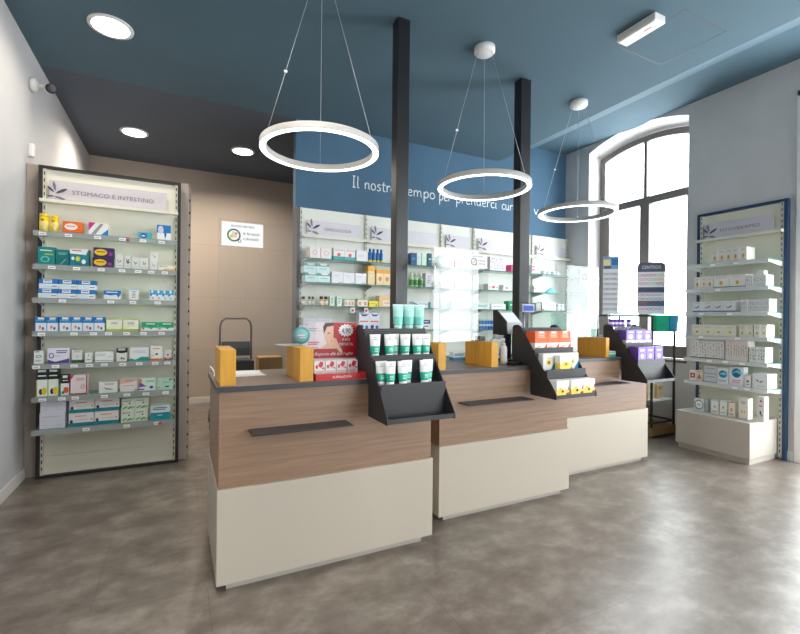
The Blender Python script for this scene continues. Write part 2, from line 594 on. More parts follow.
# baseboards
struct('baseboard_left', MB().box(XL, XL+0.014, YF, 4.268, 0, 0.085, 'baseboard').box(XL, XL+0.014, 4.43, YB, 0, 0.085, 'baseboard'), bevel=0.003)
struct('baseboard_back', MB().box(XL+0.014, XR, YB-0.014, YB, 0, 0.085, 'baseboard'), bevel=0.003)
struct('baseboard_right', MB().box(XR-0.014, XR, 1.96, 2.02, 0, 0.085, 'baseboard').box(XR-0.014, XR, 2.78, 4.3, 0, 0.085, 'baseboard')
       .box(XR-0.014, XR, YF, 0.6, 0, 0.085, 'baseboard'), bevel=0.003)
# access panel cut into the ceiling: a thin dark joint
h = MB()
for x0, x1, y0, y1 in ((2.953, 3.44, 1.774, 1.781), (2.953, 3.44, 2.247, 2.254), (2.953, 2.960, 1.777, 2.254), (3.433, 3.44, 1.777, 2.254)):
    h.box(x0, x1, y0, y1, ZC-0.0012, ZC+0.001, 'dark_grey')
hp = struct('trim_1', h)

# ------------------------------------------------------------------ lamps
for (x, y), lab in zip(((-0.44, 3.74), (-0.448, 5.78), (0.708, 5.805)),
        ('large round recessed ceiling spotlight nearest the left wall at the top of the picture',
         'round recessed spotlight in the dark back ceiling above the left shelf unit',
         'round recessed spotlight in the dark back ceiling beside the first ring lamp')):
    sp = MB()
    sp.lathe([(0.115, 0), (0.14, 0.0), (0.143, 0.010), (0.115, 0.010)], 'white_plastic', 40, (0, 0, -0.011))
    o = sp.build('ceiling_spotlight', None, (x, y, ZC))
    tag(o, lab, 'ceiling light', 'recessed ceiling spotlights')
    MB().lathe([(0.115, 0), (0.1151, 0.003)], 'spot_glow', 40, (0, 0, -0.012)).build('diffuser', o)
    area('spot_lamp', (x, y, ZC-0.02), (0, 0, -1), 0.2, 0.2, 9 if y < 4 else 28, (1.0, 0.89, 0.76), shape='DISK')
for x, y in ((0.20, 1.75), (-0.2, -1.6), (1.6, -2.4), (3.0, -0.6)):  # unseen spotlights, added as fill for the left unit and customer side
    o = MB().lathe([(0.115, 0), (0.14, 0.0), (0.143, 0.010), (0.115, 0.010)], 'white_plastic', 40, (0, 0, -0.011)).build('ceiling_spotlight', None, (x, y, ZC))
    tag(o, 'unseen round ceiling spotlight added to brighten the left unit and customer area', 'ceiling light', 'added spotlights out of view')
    MB().lathe([(0.115, 0), (0.1151, 0.003)], 'spot_glow', 40, (0, 0, -0.012)).build('diffuser', o)
    area('spot_lamp', (x, y, ZC-0.02), (0, 0, -1), 0.2, 0.2, 18, (1.0, 0.94, 0.86), shape='DISK')

ZR = 2.235
def ring_lamp(x, y, label, cx=0.0, cy=0.0):
    t = thing('ring_pendant_lamp', label, 'pendant lamp', (x, y, ZC), 0, 'ring pendant lamps')
    cp = MB().lathe([(0.066, -0.052), (0.078, -0.040), (0.078, -0.001)], 'white_plastic', 32)
    cp.build('ceiling_rose', t, (cx, cy, 0))
    dz = ZR - ZC
    ri, ro, hh = 0.317, 0.351, 0.038
    rg = MB(); n = 72
    def loop(r, z): return [(r*math.cos(2*PI*i/n), r*math.sin(2*PI*i/n), z+dz) for i in range(n)]
    v = loop(ri, 0) + loop(ri, hh) + loop(ro, hh) + loop(ro, 0)
    f = []
    for j in range(3):
        for i in range(n):
            f.append((j*n+i, j*n+(i+1) % n, (j+1)*n+(i+1) % n, (j+1)*n+i))
    rg.poly(v, f, 'ring_housing', True)
    rg.build('ring', t)
    dg = MB()
    v = loop(ri+0.001, 0.001) + loop(ro-0.001, 0.001) + loop(ro-0.006, -0.004) + loop(ri+0.006, -0.004)
    f = []
    for a, b in ((0, 3), (3, 2), (2, 1), (1, 0)):
        for i in range(n):
            f.append((a*n+i, a*n+(i+1) % n, b*n+(i+1) % n, b*n+i))
    dg.poly(v, f, 'ring_glow', True)
    dg.build('light_strip', t)
    base = math.atan2(y, x)
    for k, da in enumerate((0, 2*PI/3, -2*PI/3)):
        a = base + da
        r = (ri+ro)/2
        p = Vector((r*math.cos(a), r*math.sin(a), dz+hh))
        top = Vector((cx+0.058*math.cos(a), cy+0.058*math.sin(a), -0.05))
        MB().tube([top, p], 0.0016, 'cable', 6).build('cable', t)
        MB().lathe([(0.004, 0), (0.004, 0.018)], 'chrome', 8, tuple(p)).build('cable_grip', t)
        if k == 1:
            q = top.lerp(p, 0.62)
            MB().obox(q, (0.009, 0, 0), (0, 0.004, 0), (0, 0, 0.006), 'white_plastic').build('cable_clip', t)
    return t
ring_lamp(0.76, 2.61, 'glowing white ring pendant lamp over the nearest counter, leftmost of the three')
ring_lamp(2.08, 2.745, 'glowing white ring pendant lamp over the middle counter, between the two black columns', -0.03, -0.03)
ring_lamp(3.355, 2.995, 'glowing white ring pendant lamp in front of the arched window, farthest right', -0.005, -0.01)

# emergency light
t = thing('emergency_light', 'small white rectangular emergency light fixed to the blue ceiling', 'emergency light', (2.855, 2.02, ZC))
MB().box(-0.055, 0.055, -0.145, 0.145, -0.052, -0.001, 'white_plastic').build('housing', t, bevel=0.006)
MB().box(-0.046, 0.046, -0.136, 0.136, -0.056, -0.052, 'white_paint').build('diffuser', t)
MB().box(-0.012, 0.004, -0.085, -0.03, -0.0575, -0.056, pc((206,150,140))).build('pictogram', t)

# security camera on the left wall, sensor box under it
t = thing('security_camera', 'white bullet security camera with black lens face on the left wall', 'camera', (XL, 4.35, 3.015))
MB().lathe([(0.045, 0), (0.05, 0.012), (0.05, 0.03), (0.03, 0.045)], 'white_plastic', 24).build('wall_mount', t, (0.001, 0, 0), (0, PI/2, 0))
MB().tube([(0.04, 0, 0), (0.075, 0, 0.005), (0.115, 0.015, 0.0)], 0.012, 'white_plastic', 10).build('arm', t)
bd = MB().lathe([(0.030, 0), (0.034, 0.01), (0.034, 0.11), (0.028, 0.125)], 'white_plastic', 24)
bo = bd.build('body', t, (0.11, 0.02, -0.005), (0, 0, 0))
dv = Vector((0.30, -0.90, -0.28)).normalized()
bo.rotation_euler = dv.to_track_quat('Z', 'Y').to_euler()
MB().lathe([(0.033, 0.1055), (0.0355, 0.110), (0.0355, 0.130), (0.026, 0.134)], 'black_metal', 24).build('lens_face', bo)
MB().box(0.0005, 0.035, -0.03, 0.03, -0.05, 0.05, 'white_plastic').build('alarm_sensor', None, (XL, 4.33, 2.50), bevel=0.008)
tag(bpy.data.objects['alarm_sensor'], 'small white alarm sensor box on the left wall above the shelf unit', 'sensor')

# black steel columns
for (x0, x1, y0, y1), lab in (((1.318, 1.412, 2.705, 2.790), 'black square steel column rising between the nearest and the middle counter'),
                        ((2.582, 2.690, 2.905, 2.995), 'black square steel column rising between the middle and the far counter')):
    m = MB().box(x0, x1, y0, y1, 0, ZC-0.0005, 'column_black')
    o = m.build('steel_column', None, bevel=0.004)
    tag(o, lab, 'column', 'black steel columns')

# ------------------------------------------------------------------ handwriting on the blue wall
G = {  # strokes on a unit x-height, (advance, [strokes])
 'I': (0.75, [[(0.1,1.75),(0.5,1.75)], [(0.3,1.75),(0.25,0.9),(0.28,0.0)], [(0.08,0.0),(0.5,0.02)]]),
 'l': (0.42, [[(0.15,1.8),(0.1,0.9),(0.12,0.15),(0.2,0.0),(0.32,0.08)]]),
 'n': (0.85, [[(0.1,1.0),(0.12,0.0)], [(0.12,0.55),(0.3,0.92),(0.5,0.98),(0.6,0.7),(0.62,0.15),(0.72,0.0)]]),
 'o': (0.82, [[(0.45,1.0),(0.2,0.92),(0.08,0.5),(0.18,0.08),(0.4,0.0),(0.62,0.2),(0.66,0.6),(0.5,0.95),(0.38,1.0)]]),
 's': (0.68, [[(0.55,0.9),(0.35,1.02),(0.15,0.82),(0.28,0.58),(0.5,0.4),(0.48,0.12),(0.25,0.0),(0.06,0.1)]]),
 't': (0.66, [[(0.32,1.5),(0.26,0.8),(0.28,0.15),(0.4,0.0),(0.55,0.08)], [(0.05,1.02),(0.58,1.06)]]),
 'r': (0.62, [[(0.12,1.0),(0.12,0.0)], [(0.12,0.6),(0.25,0.9),(0.42,1.0),(0.56,0.92)]]),
 'e': (0.72, [[(0.1,0.5),(0.5,0.6),(0.52,0.85),(0.33,1.0),(0.12,0.8),(0.08,0.4),(0.2,0.06),(0.42,0.0),(0.6,0.15)]]),
 'm': (1.25, [[(0.1,1.0),(0.1,0.0)], [(0.1,0.6),(0.28,0.95),(0.45,0.95),(0.52,0.6),(0.52,0.0)], [(0.52,0.6),(0.7,0.95),(0.88,0.95),(0.95,0.6),(0.96,0.15),(1.08,0.0)]]),
 'p': (0.80, [[(0.1,1.0),(0.12,-0.8)], [(0.12,0.6),(0.3,0.97),(0.55,0.92),(0.66,0.5),(0.5,0.08),(0.28,0.0),(0.13,0.2)]]),
 'd': (0.82, [[(0.58,0.8),(0.4,1.0),(0.15,0.85),(0.07,0.4),(0.22,0.02),(0.45,0.1),(0.58,0.5)], [(0.64,1.8),(0.58,0.8),(0.6,0.15),(0.72,0.0)]]),
 'c': (0.66, [[(0.55,0.85),(0.35,1.0),(0.12,0.75),(0.08,0.35),(0.25,0.02),(0.5,0.08),(0.58,0.2)]]),
 'i': (0.36, [[(0.15,1.0),(0.14,0.15),(0.26,0.0)], [(0.17,1.38),(0.19,1.46)]]),
 'u': (0.82, [[(0.1,1.0),(0.1,0.3),(0.25,0.0),(0.45,0.1),(0.56,0.5)], [(0.58,1.0),(0.58,0.15),(0.7,0.0)]]),
 'a': (0.82, [[(0.58,0.85),(0.38,1.0),(0.14,0.8),(0.08,0.35),(0.25,0.0),(0.48,0.15),(0.58,0.6)], [(0.6,1.0),(0.58,0.15),(0.72,0.0)]]),
 'v': (0.68, [[(0.05,1.0),(0.28,0.02),(0.38,0.3),(0.6,1.02)]]),
}
def smooth(pts, k=4):
    if len(pts) < 3: return pts
    P = [pts[0]] + list(pts) + [pts[-1]]
    out = []
    for i in range(1, len(P)-2):
        for j in range(k):
            t = j/k
            out.append(tuple(0.5*((2*P[i][c]) + (-P[i-1][c]+P[i+1][c])*t + (2*P[i-1][c]-5*P[i][c]+4*P[i+1][c]-P[i+2][c])*t*t
                       + (-P[i-1][c]+3*P[i][c]-3*P[i+1][c]+P[i+2][c])*t**3) for c in (0, 1)))
    out.append(pts[-1])
    return out
slogan = thing('wall_lettering', 'white handwritten slogan painted across the top of the blue wall', 'wall lettering', (0, YP-0.001, 2.672))
XH = 0.070
for word, x0, x1 in (('Il',1.70,1.79), ('nostro',1.845,2.24), ('tempo',2.315,2.77), ('per',2.815,3.0), ('prenderci',3.06,3.70),
                     ('cura',3.775,4.04), ('di',4.12,4.23), ('voi',4.325,4.575)):
    adv = sum(G[ch][0] for ch in word)
    k = (x1-x0)/adv
    mb = MB(); x = x0
    for ch in word:
        for st in G[ch][1]:
            mb.tube([(x+p[0]*k, 0, p[1]*XH) for p in smooth(st)], 0.0068, 'lettering', 6)
        x += G[ch][0]*k
    o = mb.build('word', slogan)
    o.scale = (1, 0.25, 1)

# ------------------------------------------------------------------ products
WH=(240,240,238); OFF=(228,228,222); TEAL=(0,140,136); BLUE=(20,120,190); NAVY=(28,50,110); GRN=(60,150,70); DGR=(22,52,36)
RED=(200,30,40); ORG=(238,110,24); YEL=(246,200,20); GRY=(150,152,156); LIME=(176,200,60); PUR=(92,64,160); PNK=(226,120,150)
AMB=(240,170,40); LIL=(206,206,222); CYA=(50,170,215); MINT=(130,205,180); BLK=(26,28,28); LG=(196,198,200); BRN=(120,70,40)
def carton(w, d, h, body, pats, name='carton'):
    mb = MB()
    for v0, v1, c in body:
        mb.box(-w/2, w/2, 0, d, v0*h, v1*h, pc(c))
    e = 0.0004
    for i, q in enumerate(pats):
        y = -e*(1 + i*0.35)
        s, c = q[0], pc(q[-1])
        if s == 'r':
            P = [(q[1],q[2]),(q[3],q[2]),(q[3],q[4]),(q[1],q[4])]
        elif s == 'e':
            cx, cz, rx, rz = (q[1]+q[3])/2, (q[2]+q[4])/2, (q[3]-q[1])/2, (q[4]-q[2])/2
            P = [(cx+rx*math.cos(2*PI*k/18), cz+rz*math.sin(2*PI*k/18)) for k in range(18)]
        elif s == 'p':
            P = q[1]
        elif s == 'b':      # lines of small print
            n = q[5]
            for k in range(n):
                z1 = q[4] - (q[4]-q[2])*k/n; z0 = z1 - (q[4]-q[2])/n*0.5
                x1 = q[3] - (0.12*(q[3]-q[1]) if k % 2 else 0)
                mb.poly([((u-0.5)*w, y, v*h) for u, v in ((q[1],z0),(x1,z0),(x1,z1),(q[1],z1))], [(0,1,2,3)], c)
            continue
        elif s == 'o':      # ring outline
            cx, cz, rx, rz = (q[1]+q[3])/2, (q[2]+q[4])/2, (q[3]-q[1])/2, (q[4]-q[2])/2
            pts = []
            for k in range(18):
                a = 2*PI*k/18
                pts += [(cx+rx*math.cos(a), cz+rz*math.sin(a)), (cx+0.7*rx*math.cos(a), cz+0.7*rz*math.sin(a))]
            mb.poly([((u-0.5)*w, y, v*h) for u, v in pts], [(2*k, 2*k+1, (2*k+3) % 36, (2*k+2) % 36) for k in range(18)], c)
            continue
        mb.poly([((u-0.5)*w, y, v*h) for u, v in P], [tuple(range(len(P)))], c)
    return mb

def flower(c1, c2):      # a small blossom drawn on the face
    r = []
    for k in range(5):
        a = 2*PI*k/5
        r.append(('e', 0.5+0.13*math.cos(a)-0.09, 0.38+0.12*math.sin(a)-0.08, 0.5+0.13*math.cos(a)+0.09, 0.38+0.12*math.sin(a)+0.08, c1))
    return r + [('e', 0.42, 0.30, 0.58, 0.46, c2)]
def dots(cs, nx=4, nz=5, r=0.06, z0=0.12, z1=0.9):
    rr = random.Random(5); out = []
    for i in range(nx):
        for j in range(nz):
            u = (i+0.5)/nx + rr.uniform(-.06,.06); v = z0+(z1-z0)*(j+0.5)/nz + rr.uniform(-.04,.04)
            out.append(('e', u-r, v-r*0.8, u+r, v+r*0.8, cs[(i*3+j) % len(cs)]))
    return out
def leafp(u, v, s, a, c):
    ca, sa = math.cos(a), math.sin(a)
    pts = [(0,0),(0.3,0.14),(0.7,0.13),(1,0),(0.7,-0.13),(0.3,-0.14)]
    return ('p', [(u+s*(p*ca-q*sa), v+s*(p*sa+q*ca)) for p, q in pts], c)
LEAF3 = [leafp(.5,.35,.35,0.5,GRN), leafp(.5,.35,.35,1.6,GRY), leafp(.5,.35,.35,2.6,GRN), ('b',.2,.72,.8,.86,2,GRY)]

# style: object name, look, depth, body bands, printed shapes
ST = {
 'orange': ('medicine_box','bright orange box with a white oval',.06,[(0,1,ORG)],[('e',.1,.3,.75,.85,WH),('b',.2,.5,.62,.66,1,ORG),('r',0,.0,1,.14,(200,80,20))]),
 'magenta': ('medicine_box','white box with magenta, grey and blue diagonals',.06,[(0,1,WH)],[('p',[(0,.35),(0,1),(.35,1)],(214,30,140)),('p',[(.12,.1),(.6,.95),(.75,.9),(.35,.1)],GRY),('p',[(.6,.05),(1,.55),(1,.05)],BLUE)]),
 'tissue': ('tissue_pack','small blue and turquoise tissue pack',.06,[(0,1,CYA)],[('e',.15,.2,.62,.85,NAVY),('e',.22,.38,.52,.62,WH),('r',.72,.05,1,.95,(60,190,190))]),
 'blueplus': ('medicine_box','white box with a blue top and pale badge',.07,[(0,.5,WH),(.5,1,BLUE)],[('e',.08,.42,.48,.95,LIL),('p',[(.5,.5),(.6,.1),(.75,.5)],BLUE),('r',.7,.3,.95,.5,WH)]),
 'teal': ('medicine_box','large teal box with a green stripe',.09,[(0,1,TEAL)],[('b',.12,.72,.85,.84,1,WH),('r',.4,.56,.9,.64,LIME),('e',.15,.15,.7,.5,(120,200,190)),('e',.25,.2,.6,.44,TEAL)]),
 'teal_d': ('medicine_box','dark teal box beside the large teal one',.08,[(0,1,(0,112,116))],[('b',.2,.66,.85,.82,2,(130,190,190)),('p',[(.3,.1),(.75,.45),(.8,.38),(.4,.06)],(90,170,170))]),
 'teal_w': ('medicine_box','teal box with a white slanted top label',.08,[(0,1,(0,126,140))],[('p',[(0,.72),(0,1),(1,1),(.85,.68)],WH),('b',.12,.82,.6,.92,1,(180,40,60)),('e',.3,.3,.55,.58,(210,220,60)),('e',.62,.15,.85,.42,WH),('e',.08,.35,.25,.55,WH)]),
 'purple': ('medicine_box','dark purple box with a yellow oval',.07,[(0,1,(58,30,88))],[('e',.05,.2,.68,.85,YEL),('b',.16,.44,.58,.62,1,(80,60,20)),('e',.75,.2,.95,.6,(140,60,140))]),
 'leafw': ('medicine_box','white box with grey sprig drawing',.06,[(0,1,OFF)],[leafp(.4,.4,.4,.6,GRY),leafp(.4,.4,.35,2.2,GRY),('b',.2,.12,.85,.24,1,LG)]),
 'leafg': ('medicine_box','white box with darker grey leaf drawing',.06,[(0,1,OFF)],[leafp(.4,.4,.5,.8,(90,94,90)),leafp(.5,.35,.5,1.9,(90,94,90)),leafp(.4,.45,.5,.1,(90,94,90)),('b',.2,.12,.85,.24,1,LG)]),
 'leafw2': ('medicine_box','low white box with a grey leaf drawing',.06,[(0,1,OFF)],[leafp(.4,.4,.4,.6,GRY),leafp(.45,.4,.35,1.9,(120,130,124)),('b',.2,.12,.85,.22,1,LG)]),
 'leafw3': ('medicine_box','narrow white box with small leaf sprig',.06,[(0,1,OFF)],[leafp(.4,.4,.4,.6,GRY),leafp(.45,.5,.35,2.2,GRY)]),
 'whiteorange': ('medicine_box','flat cream box with an orange swoosh',.07,[(0,1,(240,234,214))],[('p',[(.1,0),(.45,.4),(.75,.3),(1,.6),(1,0)],(244,160,40)),('b',.08,.62,.55,.86,1,GRY)]),
 'bluetop': ('medicine_box','white box with a bright blue top band',.08,[(0,.52,WH),(.52,1,BLUE)],[('r',.22,.6,.68,.95,WH),('b',.27,.68,.62,.86,1,BLUE),('r',.05,.1,.6,.42,(220,236,246)),('b',.66,.15,.94,.3,1,BLUE)]),
 'bluewave': ('medicine_box','white box with a blue wavy top',.06,[(0,1,WH)],[('p',[(0,.45),(0,.95),(1,.95),(1,.6),(.85,.2),(.75,.5),(.4,.42),(.1,.5)],BLUE),('b',.15,.62,.8,.8,1,WH)]),
 'whiteblue': ('medicine_box','upright white box with pale crossed lines',.05,[(0,.94,WH),(.94,1,CYA)],[('b',.3,.15,.7,.8,5,GRY),('r',.1,.78,.9,.84,LIL)]),
 'bluesmall': ('medicine_box','small white box with a ragged blue top',.05,[(0,.55,WH),(.55,.95,CYA)],[('p',[(0,.55),(.2,.35),(.45,.55)],BLUE),('r',.25,.7,.6,.95,WH),('e',.3,.1,.7,.35,LG)]),
 'bluebox': ('medicine_box','white box with a blue upper third and orange spot',.07,[(0,.58,(232,240,248)),(.58,1,BLUE)],[('r',.25,.82,.8,.97,WH),('b',.1,.66,.8,.76,1,(120,180,220)),('e',.3,.16,.55,.4,(236,150,110)),('e',.6,.08,.8,.3,(60,100,130)),('r',0,0,.05,.6,BLUE)]),
 'lime': ('medicine_box','cream box edged with lime green',.07,[(0,.16,LIME),(.16,.9,(238,238,214)),(.9,1,(206,214,120))],[('r',.3,.55,.7,.75,LG),('e',.8,.6,.95,.8,WH),('r',0,.1,.04,.95,LIME)]),
 'greenwave': ('medicine_box','white box with an emerald green blob',.06,[(0,.32,WH),(.32,.9,(70,190,140))],[('p',[(0,.9),(.05,.4),(.35,.5),(.6,.15),(.8,.4),(1,.35),(1,.95),(0,.95)],(20,160,110)),('b',.3,.6,.85,.8,1,WH),('e',.05,.12,.2,.32,ORG)]),
 'whiteteal': ('medicine_box','slim white box with teal wording',.06,[(0,1,WH)],[('e',.2,.45,.85,.68,(90,180,160)),('e',.35,.5,.7,.62,WH),('b',.15,.15,.85,.3,2,GRY),('r',.15,.9,.6,.96,TEAL)]),
 'purplewave': ('medicine_box','wide white box with a purple wave along its foot',.06,[(0,1,(236,236,244))],[('p',[(0,0),(0,.25),(.35,.1),(.7,.2),(1,.3),(1,0)],PUR),('o',.06,.32,.3,.68,PUR),('b',.4,.6,.92,.84,2,PUR),('b',.34,.4,.6,.5,1,LG)]),
 'greenfoot': ('medicine_box','white box with a dark green foot',.06,[(0,.2,(24,92,50)),(.2,1,OFF)],[('b',.2,.72,.9,.9,2,GRY),('e',.4,.35,.65,.55,LIL),('r',.0,.95,1,1,(90,80,70))]),
 'whitegreen': ('medicine_box','small white box with a pale green leaf',.05,[(0,1,WH)],[leafp(.35,.5,.4,1.0,LIME),('b',.2,.15,.8,.3,1,GRY),('r',.0,.94,1,1,GRN)]),
 'whitewide': ('medicine_box','wide low white box with two green leaves',.06,[(0,1,WH)],[leafp(.7,.45,.15,1.0,LIME),leafp(.82,.45,.14,1.6,GRN),('b',.06,.5,.6,.8,2,LG),('r',.03,.1,.97,.16,GRY)]),
 'blacktop': ('medicine_box','white box with a black cap-like top',.06,[(0,.66,OFF),(.66,1,BLK)],[('r',.15,.82,.85,1,LG),('r',.25,.62,.8,.68,BLK),('e',.4,.15,.6,.32,BRN),('e',.62,.12,.8,.28,GRN)]),
 'tealfoot': ('medicine_box','wide white box with a teal wave along its foot',.06,[(0,1,(238,240,242))],[('p',[(0,0),(.0,.2),(.3,.1),(.6,.3),(1,.28),(1,0)],(20,160,150)),('b',.15,.55,.9,.78,3,LIL)]),
 'orangefoot': ('medicine_box','upright white box with an orange foot',.06,[(0,.13,(236,124,40)),(.13,1,WH)],[('b',.2,.72,.8,.84,1,ORG),('e',.4,.36,.65,.5,BRN),('r',.1,.3,.3,.36,LG)]),
 'redfoot': ('medicine_box','small white box with a dark red foot',.05,[(0,.24,(150,24,48)),(.24,1,OFF)],[('e',.3,.4,.7,.65,(200,120,120)),('b',.25,.06,.8,.16,1,WH)]),
 'fruit': ('medicine_box','tall white box with black top and pictured fruit',.08,[(0,.62,WH),(.62,1,(14,40,30))],[('r',0,.0,.1,.62,LIME),('r',.15,.9,.9,.98,WH),('b',.15,.7,.9,.78,1,WH),('e',.25,.06,.6,.28,(60,40,70)),('e',.5,.05,.98,.33,(226,210,40))]),
 'fruit_s': ('medicine_box','shorter white box with black top and orange fruit',.07,[(0,.58,WH),(.58,1,(14,40,30))],[('r',0,0,.12,.6,GRN),('r',.3,.84,.85,.97,WH),('b',.3,.66,.9,.74,1,WH),('e',.4,.1,.98,.4,(224,90,40)),('e',.2,.06,.5,.22,GRN)]),
 'pinkedge': ('medicine_box','cream box framed in crimson with a small drop',.07,[(0,1,(238,228,226))],[('r',0,.0,.05,1,(190,40,90)),('r',.93,.0,1,1,(190,40,90)),('r',0,0,1,.06,(150,30,50)),('p',[(0,1),(0,.7),(.25,1)],(200,40,110)),('o',.62,.28,.86,.5,(214,110,130)),('b',.35,.68,.85,.84,2,(220,130,130))]),
 'olive': ('medicine_box','white box with an olive sprig',.06,[(0,1,WH)],[leafp(.35,.3,.3,.4,(110,140,40)),leafp(.5,.3,.3,0.1,(110,140,40)),leafp(.45,.35,.25,2.4,GRN),('b',.3,.68,.85,.86,2,GRY)]),
 'peach': ('medicine_box','cream box with a peach banner across its top',.06,[(0,1,(238,232,228))],[('p',[(0,.65),(0,1),(1,1),(1,.9),(.6,.7)],(240,180,160)),('b',.25,.8,.75,.9,1,CYA),('b',.2,.4,.8,.5,1,(210,150,150)),('e',.86,.05,.97,.16,BLUE)]),
 'prism': ('medicine_box','mint box with a purple and orange prism corner',.06,[(0,1,(224,238,232))],[('p',[(0,.75),(.0,.3),(.45,.35)],(120,70,150)),('p',[(0,.75),(.0,1),(.12,.95),(.2,.7)],(236,120,50)),('b',.4,.66,.95,.82,2,(70,170,140)),('e',.62,.15,.85,.38,(60,60,80)),('r',.0,.06,.3,.16,PUR)]),
 'mint': ('medicine_box','mint green box with a teal sprig',.06,[(0,1,(190,224,206))],[('e',.75,.78,.95,.95,(30,160,110)),('b',.35,.55,.85,.68,2,(90,180,150)),('e',.5,.2,.8,.32,(40,90,110)),('e',.05,.1,.2,.3,LIME)]),
 'palelilac': ('medicine_box','large pale lilac-white box',.12,[(0,1,(222,222,234))],[('b',.1,.66,.8,.78,1,LG),('b',.1,.16,.3,.24,1,LG),('b',.6,.14,.9,.22,1,LG),('r',.02,.48,.98,.5,LIL)]),
 'tealband': ('medicine_box','wide white box with a teal base band',.14,[(0,.26,(0,134,146)),(.26,.98,(236,230,228))],[('b',.25,.66,.7,.78,1,(210,130,130)),('e',.05,.22,.17,.5,(40,60,110)),('b',.3,.42,.8,.5,1,LG),('e',.86,.4,.94,.54,PNK)]),
 'greenleaf': ('medicine_box','white box with bright green leaves along its foot',.12,[(0,1,(226,234,220))],[leafp(.05,.12,.5,.5,(110,180,30)),leafp(.4,.1,.5,.5,(80,160,30)),leafp(.7,.1,.4,.6,(130,190,50)),('b',.1,.7,.7,.82,1,(110,130,120)),('e',.55,.5,.66,.66,DGR)]),
 'tealhalf': ('medicine_box','white box with a teal lower half',.08,[(0,.5,(0,150,166)),(.5,1,(216,228,230))],[('b',.12,.64,.85,.88,2,(40,70,90)),('b',.35,.25,.6,.34,1,WH),('p',[(0,.5),(.5,.42),(1,.52),(1,.4),(0,.4)],(0,130,150))]),
 # right unit
 'flower': ('remedy_box','white box with an orange blossom',.14,[(0,1,(234,232,226))],flower((232,178,90),(206,130,50))+[('b',.2,.72,.8,.86,2,LG),('r',.08,.1,.92,.14,LG)]),
 'flowerteal': ('remedy_box','wide white box with an orange blossom and teal foot',.13,[(0,.1,(0,120,110)),(.1,1,(236,234,228))],[q if q[0] != 'e' else ('e',.5+(q[1]-.5)*.6,q[2],.5+(q[3]-.5)*.6,q[4],q[5]) for q in flower((232,184,90),(190,140,60))]+[('b',.15,.74,.85,.88,2,LG)]),
 'dots': ('remedy_box','small white box speckled with grey drops',.13,[(0,1,(230,230,228))],dots([GRY,LG,(110,112,118)],3,5)),
 'dotsup': ('remedy_box','single speckled box lifted above the others',.06,[(0,1,(232,232,230))],dots([GRY,(110,112,118)],2,4)),
 'bluefoot': ('remedy_box','white box with blue foot and sprig drawing',.10,[(0,.12,(30,76,140)),(.12,1,(234,234,236))],[leafp(.3,.35,.4,.5,(90,100,140)),leafp(.3,.3,.3,2.0,GRY),leafp(.6,.4,.3,1.4,(100,150,110)),('b',.15,.76,.8,.88,1,LG)]),
 'speck': ('remedy_box','white box with fine grey speckles',.13,[(0,1,(232,232,234))],dots([GRY,(120,124,150),LG],4,6,.05)),
 'cream': ('remedy_box','cream box with a yellow flower',.10,[(0,1,(236,232,214))],[('e',.35,.22,.65,.46,(226,200,60)),('e',.43,.28,.57,.4,(120,130,40)),('b',.2,.68,.8,.84,2,LG)]),
 'cream2': ('remedy_box','cream box with a green-yellow flower, middle pair',.10,[(0,1,(232,228,210))],[('e',.35,.22,.65,.46,(200,200,60)),('e',.43,.28,.57,.4,GRN),('b',.2,.68,.8,.84,2,LG)]),
 'cream3': ('remedy_box','cream box with a yellow-green flower, right-hand pair',.13,[(0,1,(240,238,226))],[('e',.35,.22,.65,.46,(190,196,70)),('e',.43,.28,.57,.4,(100,120,40)),('b',.2,.68,.8,.84,2,LG)]),
 'dotbox': ('remedy_box','tall white box dotted with grey and red leaves',.12,[(0,1,(230,228,226))],dots([GRY,(176,120,120),(120,120,126),LG],3,5,.055)+[('r',0,0,1,.05,(90,88,90))]),
 'dotpink': ('remedy_box','tall pinkish box dotted with leaves',.12,[(0,1,(232,222,216))],dots([GRY,(180,130,130),(120,150,120)],3,5,.055,.25,.75)),
 'dotgrey': ('remedy_box','grey-white box dotted with dark leaves',.13,[(0,1,(226,228,226))],dots([(110,112,116),(70,110,80),LG],3,4,.07)),
 'redlid': ('remedy_box','small white box with a red square',.05,[(0,1,WH)],[('r',.15,.25,.85,.75,(206,60,50)),('e',.35,.4,.65,.6,WH)]),
 'rustbox': ('remedy_box','small cream box with a rust picture',.05,[(0,1,(236,226,210))],[('p',[(.1,.2),(.5,.7),(.9,.2)],(190,120,80)),('b',.2,.8,.8,.9,1,GRY)]),
 'silver': ('remedy_box','long silver-grey box',.10,[(0,1,(206,210,214))],[('r',.0,.0,1,.1,GRY),('b',.15,.5,.85,.7,1,GRY)]),
 'tealcirc': ('remedy_box','white box with a teal-blue disc and grey foot',.08,[(0,1,(232,236,240))],[('e',.12,.38,.9,.85,(0,140,180)),('p',[(.15,.6),(.6,.75),(.95,.6),(.6,.55)],(120,210,220)),('b',.15,.1,.85,.25,2,GRY)]),
 'tealcirc2': ('remedy_box','larger white box with a teal-blue disc',.08,[(0,1,(232,236,240))],[('e',.18,.42,.85,.92,(0,130,170)),('p',[(.2,.62),(.6,.85),(.95,.66),(.6,.6)],(120,210,220)),('e',.3,.5,.7,.7,(0,110,150)),('b',.2,.1,.8,.3,2,PNK)]),
 'smallw': ('remedy_box','small white box with a grey emblem',.06,[(0,1,WH)],[('e',.3,.4,.7,.6,(90,110,90)),('b',.2,.12,.8,.26,1,GRY)]),
 'leafbird': ('remedy_box','large white box with two dark curved leaves',.16,[(0,1,(234,236,236))],[leafp(.45,.4,.3,.5,(90,100,96)),leafp(.45,.45,.28,2.6,(90,100,96)),('b',.35,.1,.8,.2,1,LG)]),
